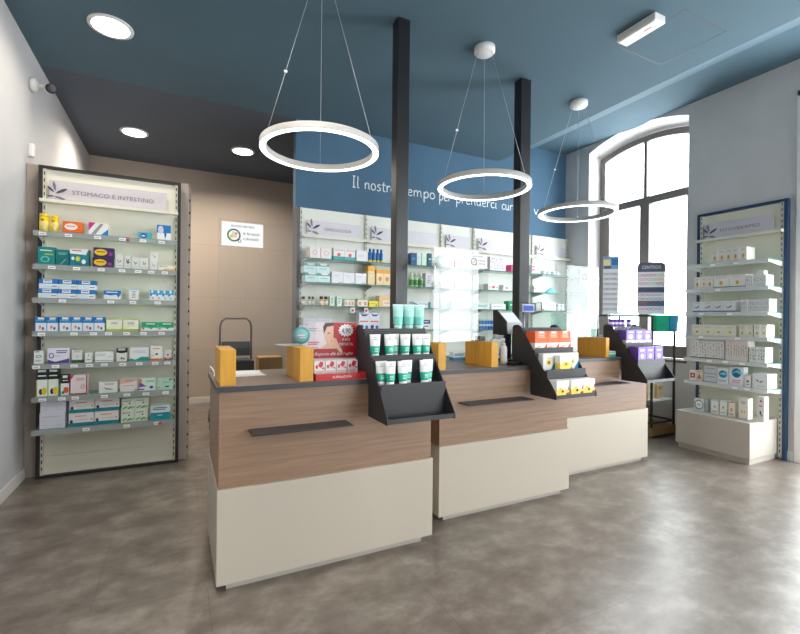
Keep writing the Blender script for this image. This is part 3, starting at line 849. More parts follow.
 'roundpack': ('remedy_box','white pack with a large teal ring',.05,[(0,1,(224,234,232))],[('e',.05,.1,.95,.92,(10,130,120)),('e',.15,.2,.88,.84,WH),('b',.3,.42,.72,.58,2,(60,120,150))]),
 'silverthin': ('remedy_box','slim silver box behind the teal ring pack',.10,[(0,1,(168,178,184))],[('b',.2,.3,.8,.7,3,GRY)]),
 'minileaf': ('remedy_box','small leaf emblem box, left of its pair',.06,[(0,1,(232,232,226))],[('e',.4,.45,.62,.6,(110,140,110)),('b',.2,.1,.8,.2,1,GRY),('r',0,.92,1,1,LG)]),
 'minileaf2': ('remedy_box','small leaf emblem box, right of its pair',.06,[(0,1,(232,232,226))],[('e',.4,.45,.62,.6,(90,120,110)),('b',.2,.1,.8,.2,1,GRY),('r',0,.92,1,1,LG)]),
 'ministar': ('remedy_box','small cream box with an orange star mark',.06,[(0,1,(236,228,214))],[('e',.3,.35,.65,.6,(226,160,50)),('b',.2,.08,.8,.2,1,(150,110,90)),('r',0,.94,1,1,(150,120,100))]),
 'talltwo': ('remedy_box','tall white box with two yellow dots',.08,[(0,1,(236,230,220))],[('e',.25,.28,.45,.42,(226,190,60)),('e',.55,.28,.75,.42,(226,190,60)),('b',.25,.7,.75,.85,2,GRY),('r',0,.0,1,.05,LG)]),
 'tallred': ('remedy_box','tall narrow white box with red and grey spots',.07,[(0,1,(236,234,228))],[('e',.4,.78,.65,.88,(200,60,60)),('e',.35,.3,.6,.45,(80,80,90)),('e',.5,.22,.75,.34,GRY),('b',.25,.56,.7,.66,1,GRY)]),
 # back shelves
 'ringc': ('skincare_box','white box with a pale coral letter ring',.10,[(0,1,(240,236,236))],[('r',0,0,.05,1,(214,110,120)),('o',.3,.3,.75,.75,(240,180,160))]),
 'tealred': ('skincare_box','white box with teal base and red disc',.10,[(0,.3,(60,170,170)),(.3,1,(240,238,236))],[('e',.35,.3,.65,.6,(220,80,80)),('b',.15,.74,.9,.86,1,PNK)]),
 'plainw': ('skincare_box','plain white box next to the blue bottles',.10,[(0,1,(238,238,242))],[('b',.2,.4,.75,.55,2,LIL)]),
 'navy': ('skincare_box','narrow navy blue box behind the first column',.10,[(0,1,(10,84,130))],[('b',.2,.4,.8,.6,2,CYA)]),
 'whitegreenb': ('skincare_box','white box with a light green edge',.10,[(0,1,(226,240,236))],[('r',.75,0,1,1,(120,200,130)),('b',.15,.5,.6,.7,2,LIL)]),
 'navy2': ('skincare_box','dark teal-blue box at the shelf bay\'s end',.10,[(0,1,(6,92,120))],[('b',.2,.4,.8,.6,1,WH)]),
 'orangeb': ('skincare_box','apricot orange box',.10,[(0,1,(244,186,140))],[('b',.2,.4,.7,.6,2,WH)]),
 'orangeb2': ('skincare_box','light orange box',.10,[(0,1,(246,190,120))],[('b',.2,.4,.7,.6,2,WH)]),
 'pinkb': ('skincare_box','pale pink box beside the orange one',.10,[(0,1,(246,206,200))],[('b',.2,.4,.7,.6,1,WH)]),
 'confetti': ('skincare_box','large white box covered in red and blue confetti marks',.12,[(0,1,(242,242,244))],dots([(200,50,90),(60,90,160),(220,80,90)],5,5,.045)),
 'pinkb2': ('skincare_box','magenta pink box left of the second column',.10,[(0,1,(216,50,120))],[('b',.2,.4,.7,.6,1,WH)]),
 'pinkb3': ('skincare_box','white and magenta box right of the second column',.10,[(0,1,(240,236,240))],[('r',0,.3,.8,.55,(216,60,110)),('r',0,.7,.8,.9,(216,60,110))]),
 'tealcap': ('skincare_box','white box with grey-teal side and top',.14,[(0,.7,(214,240,238)),(.7,1,(110,170,168))],[('p',[(.2,1),(.35,.8),(.75,.8),(.9,1)],WH),('b',.2,.3,.8,.5,1,(150,210,210))]),
 'plainw2': ('skincare_box','plain white-lilac box with a faint foot line',.12,[(0,1,(240,238,244))],[('b',.15,.6,.6,.7,1,LIL),('r',.6,.05,.95,.1,GRY)]),
 'yellowpack': ('skincare_box','tall yellow box at the start of the second bay',.12,[(0,.72,(238,214,160)),(.72,1,(246,180,30))],[('b',.2,.4,.8,.5,1,WH)]),
 'orangecirc': ('skincare_box','pale box with an amber top and orange disc',.12,[(0,.75,(248,226,180)),(.75,1,(250,180,40))],[('e',.25,.25,.75,.55,(244,150,50)),('b',.2,.62,.8,.7,1,WH)]),
 'greyw': ('skincare_box','grey-sided white box beside the green bottles',.14,[(0,1,(220,220,224))],[('b',.3,.2,.7,.8,4,GRY)]),
 'pinkdot': ('skincare_box','white box with a pink rosette',.10,[(0,1,(240,236,238))],[('e',.35,.3,.65,.7,(222,70,120)),('e',.1,.4,.25,.6,PNK),('e',.75,.4,.9,.6,PNK)]),
 'pinkdot2': ('skincare_box','smaller white box with a pink heart mark',.10,[(0,1,(240,236,238))],[('e',.3,.3,.6,.65,(226,70,110))]),
 'whitebar': ('skincare_box','white box with a pink bar behind the second column',.08,[(0,1,(240,240,240))],[('r',.0,.45,.5,.6,(220,90,130)),('r',.7,.2,.9,.8,LG)]),
 'redwin': ('skincare_box','small cream box with a red oval window',.08,[(0,.85,(238,226,214)),(.85,1,(150,200,110))],[('e',.28,.2,.72,.62,(206,40,50)),('e',.42,.32,.58,.5,WH)]),
 'greencart': ('skincare_box','narrow white box with green lettering',.08,[(0,1,(224,240,226))],[('b',.25,.2,.75,.85,4,(60,160,100))]),
 'yellowbox': ('skincare_box','low bright yellow box',.10,[(0,1,(244,230,50))],[('b',.15,.35,.8,.6,1,(180,170,60)),('e',.7,.1,.9,.4,GRN)]),
 'peachbox': ('skincare_box','apricot and white box behind the first column',.10,[(0,1,(246,206,150))],[('r',.3,.1,.95,.6,(250,240,226)),('b',.4,.25,.9,.4,1,(230,150,80))]),
 'bluewhiteflat': ('skincare_box','flat white box with blue swoosh and teal side',.10,[(0,1,(232,240,244))],[('p',[(0,.0),(0,.9),(.2,.7),(.5,.2)],(30,130,170)),('b',.3,.5,.9,.7,1,(60,90,140)),('r',.85,0,1,1,(0,130,150))]),
 'bluewhite2': ('skincare_box','white and sky-blue box',.10,[(0,1,(200,220,242))],[('e',.2,.3,.8,.75,(90,150,220)),('p',[(.3,.1),(.6,.9),(.75,.9),(.5,.1)],WH)]),
 'greenwhite': ('skincare_box','white box with a green side stripe',.10,[(0,1,(232,240,238))],[('b',.1,.3,.85,.7,2,(70,170,140)),('r',0,0,.08,1,TEAL)]),
 'whitelow': ('skincare_box','low plain white box behind the till screen',.10,[(0,1,(238,238,238))],[('b',.1,.3,.85,.6,1,LG)]),
 'greenb': ('skincare_box','emerald green box left of the second column',.10,[(0,1,(10,150,100))],[('b',.2,.4,.7,.6,1,WH)]),
 'greyslim': ('skincare_box','slim grey box right of the second column',.12,[(0,1,(160,162,164))],[('b',.25,.2,.75,.8,3,LG)]),
 'whitepage': ('skincare_box','wide white box with faint wording',.10,[(0,1,(242,240,238))],[('b',.2,.6,.75,.8,3,LG),('r',.0,.0,.12,.2,(180,90,70))]),
 'lilacbox': ('skincare_box','pale lilac box with red wording on the lowest shelf',.10,[(0,1,(220,216,228))],[('b',.15,.3,.8,.5,2,(210,110,120)),('b',.15,.7,.8,.8,1,LIL)]),
 'redbluebox': ('skincare_box','white box with navy arcs and red wording',.10,[(0,1,(232,232,240))],[('p',[(.1,.95),(.3,.75),(.7,.75),(.95,.9),(.7,.85),(.35,.85)],(40,70,150)),('b',.1,.38,.9,.5,1,(220,70,60)),('e',.1,.05,.45,.28,(40,60,130)),('e',.6,.05,.9,.25,(60,90,160)),('r',0,.97,1,1,NAVY)]),
 'navywhite': ('skincare_box','white box with a navy top band',.10,[(0,.6,WH),(.6,1,(30,50,120))],[('b',.2,.7,.8,.85,1,WH),('b',.2,.2,.8,.4,1,(90,110,170))]),
 # counter displays
 'orangecount': ('supplement_box','orange box with a white slanted foot',.09,[(0,.38,(244,236,230)),(.38,1,(240,104,48))],[('b',.25,.62,.8,.9,3,(250,200,170)),('r',.3,.93,.72,1,WH),('p',[(.62,0),(1,.38),(1,0)],(236,70,40)),('p',[(0,.12),(.5,.24),(.5,.18),(0,.06)],(230,110,60))]),
 'citrusblue': ('supplement_box','white box with a yellow citrus and blue corner',.045,[(0,1,(242,242,240))],[('e',.25,.28,.66,.66,(248,206,60)),('e',.38,.38,.56,.54,(60,60,30)),('p',[(.6,0),(1,0),(1,.55)],(30,150,190)),('b',.3,.68,.66,.72,1,GRY)]),
 'citrusred': ('supplement_box','white and yellow box with a dark red corner',.074,[(0,.46,(250,216,110)),(.46,1,(244,242,236))],[('e',.1,.1,.6,.62,(250,206,70)),('e',.38,.3,.58,.46,(60,50,30)),('p',[(.6,0),(1,0),(1,.3),(.8,.28)],(150,30,44)),('p',[(.86,.45),(1,.75),(1,.45)],(170,40,54))]),
 'citrusyellow': ('supplement_box','yellow citrus box with a white top',.045,[(0,.5,(250,214,90)),(.5,1,(244,242,236))],[('e',.2,.25,.7,.62,(248,200,50)),('e',.4,.36,.58,.5,(60,50,30)),('p',[(.75,0),(1,0),(1,.3)],(150,30,44)),('b',.25,.66,.7,.72,1,GRY)]),
 'purplebox': ('supplement_box','lilac and violet box with a white leaf',.08,[(0,.3,(228,222,240)),(.3,1,(112,84,176))],[('e',.2,.35,.8,.75,(170,150,214)),leafp(.35,.4,.4,.9,WH),('b',.25,.78,.8,.88,1,WH),('b',.2,.08,.6,.18,1,PUR)]),
 'violetbox': ('supplement_box','deep violet box with a pale round window',.08,[(0,1,(100,60,170))],[('e',.3,.2,.7,.5,(220,210,240)),('b',.2,.66,.8,.82,2,(200,190,230)),('r',0,.0,1,.08,(70,40,130))]),
}
def container(kind, w, h):
    """jars, bottles and tubes: a body and a lid or cap"""
    r = w*0.46
    if kind == 'yellow_jar' or kind == 'yellow_jar_s':
        b = MB().lathe([(r*.96,0),(r,0.004),(r,h*.8),(r*.9,h*.83)], pc((244,206,30)), 24, (0,r,0))
        b.lathe([(r*1.006,h*.12),(r*1.006,h*.6)], pc((250,222,90)), 24, (0,r,0))
        for k in range(4):
            b.box(-r*.1, r*.55, -.0012, 0.012, h*(.18+.1*k), h*(.22+.1*k), pc(WH))
        b.box(-r*.5, r*.1, -.0015, .02, h*.62, h*.7, pc((150,110,20)))
        return b, ('lid', MB().lathe([(r*.98,h*.83),(r*.98,h*.97),(r*.9,h)], pc((250,214,40)), 24, (0,r,0)))
    if kind == 'bluebottle':
        b = MB().lathe([(r*.9,0),(r,h*.04),(r,h*.68),(r*.6,h*.8)], pc((24,110,180)), 14, (0,r,0))
        b.lathe([(r*1.02,h*.02),(r*1.02,h*.16)], pc((240,220,60)), 14, (0,r,0))
        return b, ('cap', MB().lathe([(r*.6,h*.8),(r*.6,h)], pc((16,90,150)), 12, (0,r,0)))
    if kind == 'bluecan':
        b = MB().lathe([(r*.9,0),(r,h*.04),(r,h*.78),(r*.8,h*.84)], pc((40,120,190)), 14, (0,r,0))
        b.lathe([(r*1.02,h*.3),(r*1.02,h*.5)], pc((200,220,240)), 14, (0,r,0))
        return b, ('cap', MB().lathe([(r*.8,h*.84),(r*.8,h)], pc((210,224,236)), 12, (0,r,0)))
    if kind in ('darkcap', 'ambercap'):
        body = (214,186,150) if kind == 'darkcap' else (228,170,90)
        b = MB().lathe([(r*.95,0),(r,h*.05),(r,h*.6),(r*.7,h*.72)], pc(body), 14, (0,r,0))
        b.lathe([(r*1.03,h*.1),(r*1.03,h*.5)], pc((240,236,226)), 14, (0,r,0))
        return b, ('cap', MB().lathe([(r*.78,h*.72),(r*.78,h)], pc((50,52,62)), 12, (0,r,0)))
    if kind == 'greenbottle':
        b = MB().lathe([(r*.95,0),(r,h*.05),(r,h*.6),(r*.6,h*.75)], pc((190,220,180)), 14, (0,r,0))
        b.lathe([(r*1.03,h*.12),(r*1.03,h*.5)], pc((90,160,80)), 14, (0,r,0))
        return b, ('cap', MB().lathe([(r*.6,h*.75),(r*.6,h)], pc((230,236,226)), 12, (0,r,0)))
    if kind in ('whitejar', 'whitecup'):
        b = MB().lathe([(r*.8,0),(r,h*.1),(r,h*.6)], pc((236,238,240)), 16, (0,r,0))
        return b, ('lid', MB().lathe([(r*1.05,h*.6),(r*1.05,h*.95),(r*.9,h)], pc((214,218,222)), 16, (0,r,0)))
    if kind == 'purplebottle':
        b = MB().lathe([(r*.9,0),(r,h*.06),(r,h*.58),(r*.7,h*.64)], pc((232,226,240)), 14, (0,r,0))
        b.lathe([(r*1.03,h*.1),(r*1.03,h*.35)], pc((120,80,180)), 14, (0,r,0))
        return b, ('cap', MB().lathe([(r*.95,h*.64),(r*.95,h)], pc((90,40,150)), 14, (0,r,0)))
    if kind in ('creamtube', 'aquatube'):
        top, low, line = ((236,238,236),(24,176,148),(120,130,130)) if kind == 'creamtube' else ((168,226,216),(120,206,194),(230,244,240))
        m = MB(); n = 20
        def ringp(rx, ry, z): return [(rx*math.cos(2*PI*k/n), r+ry*math.sin(2*PI*k/n), z) for k in range(n)]
        L = [(r*.62,r*.62,h*.16),(r*.78,r*.66,h*.20),(r*.86,r*.6,h*.5),(r*.95,r*.36,h*.8),(r,r*.1,h*.955),(r,r*.08,h)]
        cols = [low, low, top, top, top] if kind == 'creamtube' else [low, low, top, top, line]
        for (a, bq, c) in zip(L[:-1], L[1:], cols):
            m.poly(ringp(*a)+ringp(*bq), [(k,(k+1)%n,n+(k+1)%n,n+k) for k in range(n)], pc(c), True)
        m.poly(ringp(*L[0]), [tuple(range(n))], pc(low)); m.poly(ringp(*L[-1]), [tuple(range(n))], pc(top))
        for k, (z, ww) in enumerate(((.86,.4),(.78,.75),(.73,.55))):
            yy = r - r*.36*(.95 if z < .82 else .7) - .001
            m.poly([(-ww*r*.6,yy,h*z),(ww*r*.6,yy,h*z),(ww*r*.6,yy+.0005,h*(z+.022)),(-ww*r*.6,yy+.0005,h*(z+.022))], [(0,1,2,3)], pc(line))
        if kind == 'creamtube':
            yy = r - r*.67
            for z in (.27,.33,.39):
                m.poly([(-r*.35,yy,h*z),(r*.35,yy,h*z),(r*.35,yy+.0006,h*(z+.02)),(-r*.35,yy+.0006,h*(z+.02))], [(0,1,2,3)], pc((210,240,230)))
        return m, ('cap', MB().lathe([(r*.6,0),(r*.66,h*.02),(r*.66,h*.155),(r*.6,h*.16)], pc((238,240,238) if kind == 'creamtube' else (190,230,222)), 16, (0,r,0)))
CT = {'yellow_jar': ('supplement_jar','large yellow jar with white label lines','jar'),
      'yellow_jar_s': ('supplement_jar','smaller yellow jar right of the large yellow jar','jar'),
      'bluebottle': ('lotion_bottle','slim blue bottle with a yellow foot band','bottle'),
      'bluecan': ('lotion_bottle','blue bottle with a pale band and light cap','bottle'),
      'darkcap': ('medicine_bottle','small pale bottle with a dark cap','bottle'),
      'ambercap': ('medicine_bottle','small amber bottle with a dark cap','bottle'),
      'greenbottle': ('lotion_bottle','pale bottle with a green label and white cap','bottle'),
      'whitejar': ('cream_jar','low white jar with a light lid','jar'),
      'whitecup': ('cream_jar','tall white tub with a light lid','jar'),
      'purplebottle': ('supplement_bottle','small bottle with a violet cap','bottle'),
      'creamtube': ('cream_tube','white cream tube with a teal lower half','tube'),
      'aquatube': ('cream_tube','pale aqua cream tube','tube')}
CACHE = {}
def make(style, w, h, name=None):
    """builds the first of a kind; later ones are copies of it and its parts"""
    key = (style, round(w, 3), round(h, 3))
    if key in CACHE:
        return copy_tree(CACHE[key])
    if style in ST:
        nm, look, d, body, pats = ST[style]
        o = carton(w, d, h, body, pats).build(nm)
    elif style == 'bluewedge':
        m = MB()
        m.poly([(-w/2,0,0),(w/2,0,0),(w/2,.09,0),(-w/2,.09,0),(w*.25,.045,h)], [(0,3,2,1),(0,1,4),(1,2,4),(2,3,4),(3,0,4)], pc((90,180,220)))
        o = m.build('gift_pouch')
    else:
        nm, look, cat = CT[style]
        b, (pn, pm) = container(style, w, h)
        o = b.build(nm)
        pm.build(pn, o)
    CACHE[key] = o
    return o
def look_of(style):
    if style in ST: return ST[style][1], 'box'
    if style == 'bluewedge': return 'sky-blue pyramid-shaped pouch', 'pouch'
    return CT[style][1], CT[style][2]
USED = {}
def put(style, w, h, loc, rz, where, gkey=None):
    o = make(style, w, h)
    o.location = loc
    o.rotation_euler = (0, 0, rz)
    look, cat = look_of(style)
    lab = look + ' ' + where
    o['label'] = lab; o['category'] = cat
    if 'group' in o: del o['group']
    USED.setdefault(lab, []).append(o)
    return o

def emblem(parent, x, y, z, s, face='Y'):
    """five pointed leaves fanning out"""
    m = MB()
    for a, l, dx, dz, mat in ((2.35,.62,.45,.42,'ink'), (1.75,.75,.5,.5,'ink_grey'), (.55,.85,.5,.36,'ink'), (3.25,.45,.45,.22,'ink'), (-.25,.75,.42,.2,'ink_grey')):
        ca, sa = math.cos(a), math.sin(a)
        P = [(0,0),(.25,.11),(.6,.14),(.85,.08),(1,0),(.85,-.08),(.6,-.12),(.25,-.08)]
        m.poly([((dx+l*.75*(p*ca-q*sa))*s, 0, (dz+l*.75*(p*sa+q*ca))*s) for p, q in P]
             + [((dx+l*.75*(p*ca-q*sa))*s, .001, (dz+l*.75*(p*sa+q*ca))*s) for p, q in P],
               [tuple(range(8)), tuple(range(15, 7, -1))] + [(k, (k+1) % 8, (k+1) % 8+8, k+8) for k in range(8)], mat)
    return m.build('leaf_emblem', parent, (x, y, z))

def slots(x, y0, z0, z1, step=0.055, w=0.0035):
    m = MB().box(x-0.014, x+0.014, y0, y0+0.02, 0.0, z1, 'upright')
    z = z0
    while z < z1-0.03:
        m.box(x-w, x+w, y0-0.0006, y0+0.001, z, z+0.026, 'slot_dark'); z += step
    return m

def glass_shelf(parent, x0, x1, yf, yb, z, tags=(), chan='clear_channel', bracket='light_grey'):
    """z is the top of the glass"""
    s = MB().box(x0, x1, yf+0.004, yb, z-0.008, z, 'shelf_glass').build('glass_shelf', parent)
    MB().box(x0+.001, x1-.001, yf+0.002, yf+0.004, z-0.008, z-0.0005, 'shelf_glass_edge').build('glass_edge', s)
    MB().box(x0-0.008, x1+0.004, yf-0.004, yf+0.001, z-0.036, z+0.002, chan).build('price_channel', s)
    for xs in (x0+0.004, x1-0.004):
        MB().prism([(yf+0.01, z-0.0085), (yb, z-0.0085), (yb, z-0.06), (yf+0.01, z-0.022)], 'X', xs-0.0015, xs+0.0015, bracket).build('bracket', s)
    for k, t in enumerate(tags):
        m = MB().box(t-0.022, t+0.022, yf-0.0052, yf-0.0042, z-0.030, z-0.008, 'tag_white')
        m.box(t-0.016, t+0.012, yf-0.0055, yf-0.0052, z-0.022, z-0.018, 'ink_grey')
        m.build('price_label', s)
    return s

# ---------------- left unit
u = thing('shelf_unit', 'tall cream shelf unit with dark frame and seven stocked glass shelves by the left wall', 'shelf unit', (0, 0, 0))
LY = 4.20
fr = MB()
fr.box(-0.942, -0.918, LY, LY+0.045, 0, 2.367, 'frame_dark').box(-0.006, 0.018, LY, LY+0.045, 0, 2.367, 'frame_dark')
fr.box(-0.918, -0.006, LY, LY+0.045, 2.345, 2.367, 'frame_dark').box(-0.918, -0.006, LY, LY+0.045, 0.0, 0.022, 'frame_dark')
fr.build('frame', u)
MB().box(-0.917, -0.007, LY+0.022, LY+0.04, 0.023, 0.16, 'unit_cream').box(-0.917, -0.007, LY+0.022, LY+0.04, 0.163, 2.344, 'unit_cream').build('back_panel', u)
for x in (-0.9065, -0.0175):
    m = MB().box(x-0.010, x+0.010, LY+0.006, LY+0.0215, 0.023, 2.344, 'upright')
    z = 0.06
    while z < 2.32:
        m.box(x-0.0035, x+0.0035, LY+0.0054, LY+0.0065, z, z+0.026, 'slot_dark'); z += 0.052
    m.build('upright', u)
MB().box(-0.925, -0.002, LY-0.05, LY+0.005, 2.085, 2.108, 'rail_cream').build('header_rail', u)
hs = MB().box(-0.875, -0.09, LY-0.006, LY-0.002, 2.118, 2.262, 'sign_lilac').build('header_sign', u)
emblem(hs, -0.903, LY-0.0085, 2.112, 0.135)
text('lettering', 'STOMACO E INTESTINO', 0.046, 'ink_grey', hs, (-0.735, LY-0.0075, 2.166), FACE_Y, width=0.55)
LEFT_ROWS = [
 (1.84, [('yellow_jar', -0.905, -0.84, 0.133, 1, 1), ('yellow_jar_s', -0.837, -0.784, 0.125, 1, 1), ('orange', -0.762, -0.637, 0.09, 1, 1), ('magenta', -0.603, -0.476, 0.098, 1, 1), ('tissue', -0.279, -0.187, 0.055, 1, 1), ('blueplus', -0.153, -0.053, 0.125, 1, 1)]),
 (1.6, [('teal', -0.903, -0.803, 0.131, 1, 1), ('teal_d', -0.8, -0.719, 0.118, 1, 1), ('teal_w', -0.716, -0.598, 0.131, 1, 1), ('purple', -0.576, -0.443, 0.076, 1, 2), ('leafw', -0.428, -0.375, 0.109, 1, 1), ('leafg', -0.373, -0.327, 0.105, 1, 1), ('leafw2', -0.325, -0.207, 0.092, 2, 1), ('leafw3', -0.196, -0.145, 0.07, 1, 2), ('whiteorange', -0.14, -0.021, 0.04, 1, 1)]),
 (1.36, [('bluetop', -0.9, -0.556, 0.069, 3, 2), ('bluewave', -0.504, -0.389, 0.074, 1, 1), ('whiteblue', -0.338, -0.271, 0.087, 1, 1), ('bluesmall', -0.198, -0.027, 0.086, 4, 1)]),
 (1.12, [('bluebox', -0.915, -0.782, 0.103, 2, 1), ('bluebox', -0.775, -0.494, 0.105, 4, 1), ('lime', -0.486, -0.271, 0.092, 2, 1), ('greenwave', -0.254, -0.025, 0.072, 2, 1)]),
 (0.885, [('whiteteal', -0.919, -0.865, 0.093, 1, 1), ('purplewave', -0.842, -0.71, 0.112, 1, 1), ('greenfoot', -0.696, -0.632, 0.102, 1, 1), ('whitegreen', -0.616, -0.57, 0.079, 1, 1), ('whitewide', -0.554, -0.434, 0.077, 1, 1), ('blacktop', -0.417, -0.347, 0.101, 1, 1), ('tealfoot', -0.329, -0.198, 0.104, 1, 1), ('orangefoot', -0.189, -0.104, 0.114, 1, 1), ('redfoot', -0.089, -0.043, 0.077, 1, 1)]),
 (0.648, [('fruit', -0.905, -0.775, 0.195, 2, 1), ('fruit_s', -0.767, -0.712, 0.15, 1, 1), ('pinkedge', -0.708, -0.599, 0.145, 1, 1), ('olive', -0.528, -0.406, 0.082, 1, 1), ('peach', -0.392, -0.274, 0.097, 1, 1), ('prism', -0.264, -0.147, 0.096, 1, 1), ('mint', -0.144, -0.027, 0.092, 1, 1)]),
 (0.411, [('palelilac', -0.885, -0.731, 0.113, 1, 2), ('tealband', -0.714, -0.396, 0.099, 2, 2), ('greenleaf', -0.383, -0.203, 0.091, 2, 2), ('tealhalf', -0.184, -0.044, 0.111, 1, 1)]),
]
LEFT_TAGS = [[-0.867, -0.716, -0.539, -0.38, -0.244, -0.117], [-0.812, -0.665, -0.514, -0.381, -0.274, -0.187, -0.093], [-0.748, -0.451, -0.307, -0.14], [-0.867, -0.677, -0.558, -0.463, -0.347, -0.234, -0.11], [-0.895, -0.784, -0.674, -0.581, -0.489, -0.37, -0.261, -0.152, -0.068], [-0.858, -0.745, -0.665, -0.486, -0.34, -0.213, -0.078], [-0.597, -0.34, -0.134]]
RIGHT_ROWS = [
 (1.8, [('flower', 2.515, 2.216, 0.129, 5, 1)]),
 (1.56, [('flower', 2.673, 2.498, 0.117, 3, 1), ('flowerteal', 2.494, 2.222, 0.119, 2, 1), ('dots', 2.218, 2.063, 0.101, 3, 1), ('dotsup', 2.163, 2.086, 0.143, 1, 1)]),
 (1.33, [('bluefoot', 2.687, 2.301, 0.102, 4, 1), ('speck', 2.259, 2.036, 0.113, 4, 1)]),
 (1.1, [('cream', 2.691, 2.295, 0.104, 4, 1), ('cream2', 2.271, 2.16, 0.11, 2, 1), ('cream3', 2.151, 2.055, 0.114, 2, 1)]),
 (0.875, [('dotbox', 2.705, 2.395, 0.176, 4, 1), ('dotpink', 2.383, 2.2, 0.189, 3, 1), ('dotgrey', 2.188, 2.065, 0.136, 2, 1)]),
 (0.645, [('redlid', 2.711, 2.647, 0.097, 1, 1), ('rustbox', 2.645, 2.586, 0.104, 1, 1), ('silver', 2.572, 2.454, 0.081, 1, 2), ('tealcirc', 2.451, 2.354, 0.151, 1, 1), ('tealcirc2', 2.35, 2.229, 0.173, 1, 1), ('smallw', 2.222, 2.17, 0.103, 1, 1), ('leafbird', 2.162, 2.041, 0.13, 1, 1)]),
 (0.366, [('roundpack', 2.607, 2.514, 0.117, 1, 1), ('silverthin', 2.508, 2.482, 0.122, 1, 1), ('minileaf', 2.453, 2.383, 0.13, 1, 1), ('minileaf2', 2.377, 2.313, 0.138, 1, 1), ('ministar', 2.301, 2.248, 0.137, 1, 1), ('talltwo', 2.216, 2.145, 0.185, 1, 1), ('tallred', 2.076, 2.021, 0.22, 1, 1)]),
]
BACK_ROWS = [
 (1.83, [('ringc', 1.163, 1.402, 0.111, 2, 1), ('tealred', 1.416, 1.66, 0.12, 2, 1), ('plainw', 1.667, 1.793, 0.115, 1, 1), ('bluebottle', 1.806, 1.984, 0.144, 4, 1), ('navy', 2.314, 2.383, 0.135, 1, 1), ('whitegreenb', 2.39, 2.525, 0.143, 2, 1), ('navy2', 2.532, 2.584, 0.145, 1, 1), ('orangeb', 2.897, 3.067, 0.099, 1, 1), ('pinkb', 2.705, 2.883, 0.087, 1, 1), ('confetti', 3.406, 3.622, 0.172, 1, 1), ('pinkb2', 3.735, 3.832, 0.09, 1, 1), ('pinkb3', 4.081, 4.14, 0.11, 1, 1), ('whitejar', 4.271, 4.592, 0.044, 4, 1)]),
 (1.59, [('tealcap', 1.127, 1.389, 0.094, 2, 2), ('plainw2', 1.401, 1.784, 0.113, 3, 1), ('yellowpack', 1.8, 1.88, 0.199, 1, 1), ('orangecirc', 1.898, 2.07, 0.165, 2, 1), ('greenbottle', 2.304, 2.482, 0.154, 3, 1), ('greyw', 2.502, 2.587, 0.162, 1, 1), ('pinkb', 2.708, 2.886, 0.072, 1, 1), ('orangeb2', 2.9, 3.063, 0.081, 1, 1), ('pinkdot', 3.38, 3.548, 0.077, 1, 1), ('pinkdot2', 3.611, 3.738, 0.073, 1, 1), ('whitebar', 4.118, 4.308, 0.083, 2, 1), ('bluewedge', 4.344, 4.523, 0.078, 1, 1)]),
 (1.355, [('darkcap', 1.094, 1.144, 0.089, 1, 1), ('darkcap', 1.16, 1.231, 0.091, 2, 1), ('ambercap', 1.277, 1.376, 0.095, 2, 1), ('greencart', 1.386, 1.434, 0.097, 1, 1), ('greencart', 1.461, 1.514, 0.099, 1, 1), ('redwin', 1.542, 1.652, 0.077, 3, 1), ('redwin', 1.685, 1.804, 0.081, 2, 1), ('yellowbox', 1.815, 1.925, 0.063, 1, 1), ('peachbox', 1.931, 2.085, 0.121, 1, 1), ('bluewhiteflat', 2.345, 2.578, 0.067, 1, 1), ('bluewhite2', 2.861, 3.073, 0.091, 2, 1), ('greenwhite', 3.204, 3.413, 0.075, 1, 1), ('whitelow', 3.428, 3.662, 0.068, 1, 1), ('greenb', 3.709, 3.805, 0.111, 1, 1), ('greyslim', 4.155, 4.242, 0.096, 1, 1), ('whitepage', 4.259, 4.507, 0.107, 1, 1), ('whitecup', 4.544, 4.672, 0.093, 2, 1)]),
 (1.11, [('lilacbox', 1.112, 1.389, 0.121, 2, 1), ('redbluebox', 1.703, 1.944, 0.192, 2, 1), ('navywhite', 2.463, 2.573, 0.109, 1, 1), ('bluecan', 3.265, 3.523, 0.127, 6, 1)]),
]

ORD = ['top shelf', 'second shelf', 'third shelf', 'fourth shelf', 'fifth shelf', 'sixth shelf', 'lowest shelf']
for r, ((z, items), tags) in enumerate(zip(LEFT_ROWS, LEFT_TAGS)):
    glass_shelf(u, -0.913, -0.010, 3.99, LY+0.02, z, tags)
    for st, x0, x1, hgt, n, stack in items:
        w = (x1-x0)/n
        for k in range(n):
            for s in range(stack):
                cut = 0 if not (st == 'bluetop' and s) else 0
                put(st, w*0.975, hgt, (x0+w*(k+.5) + (0.004 if s else 0), 4.03+0.003*((k*7+s*3) % 3), z+0.0005+s*(hgt+0.0005)), 0,
                    "on the left unit's %s" % ORD[r])
# red stickers beside two of the price labels
for x, z in ((-0.345, 1.84), (-0.115, 0.411)):
    sh = [o for o in COL.objects if o.name.startswith('glass_shelf') and o.parent is u]
    sh = sh[0] if z > 1 else sh[-1]
    MB().lathe([(0.012, 0), (0.012, 0.0008)], 'tag_red', 16).build('offer_sticker', sh, (x, 3.9845, z-0.02), (PI/2, 0, 0))

# taupe partition the left unit stands against
pt = MB().box(XL+0.001, 0.078, 4.270, 4.425, 0, 2.385, 'taupe_panel')
o = pt.build('partition_panel', None, bevel=0.003)
tag(o, 'taupe panel standing behind the left shelf unit, wider than the unit', 'panel')
m = MB().box(0.0785, 0.100, 4.40, 4.425, 0.0, 2.385, 'taupe_panel')
z = 0.06
while z < 2.33:
    m.box(0.0992, 0.1008, 4.406, 4.416, z, z+0.022, 'slot_dark'); m.box(0.084, 0.094, 4.3994, 4.4005, z, z+0.022, 'slot_dark'); z += 0.11
m.build('slotted_upright', o)

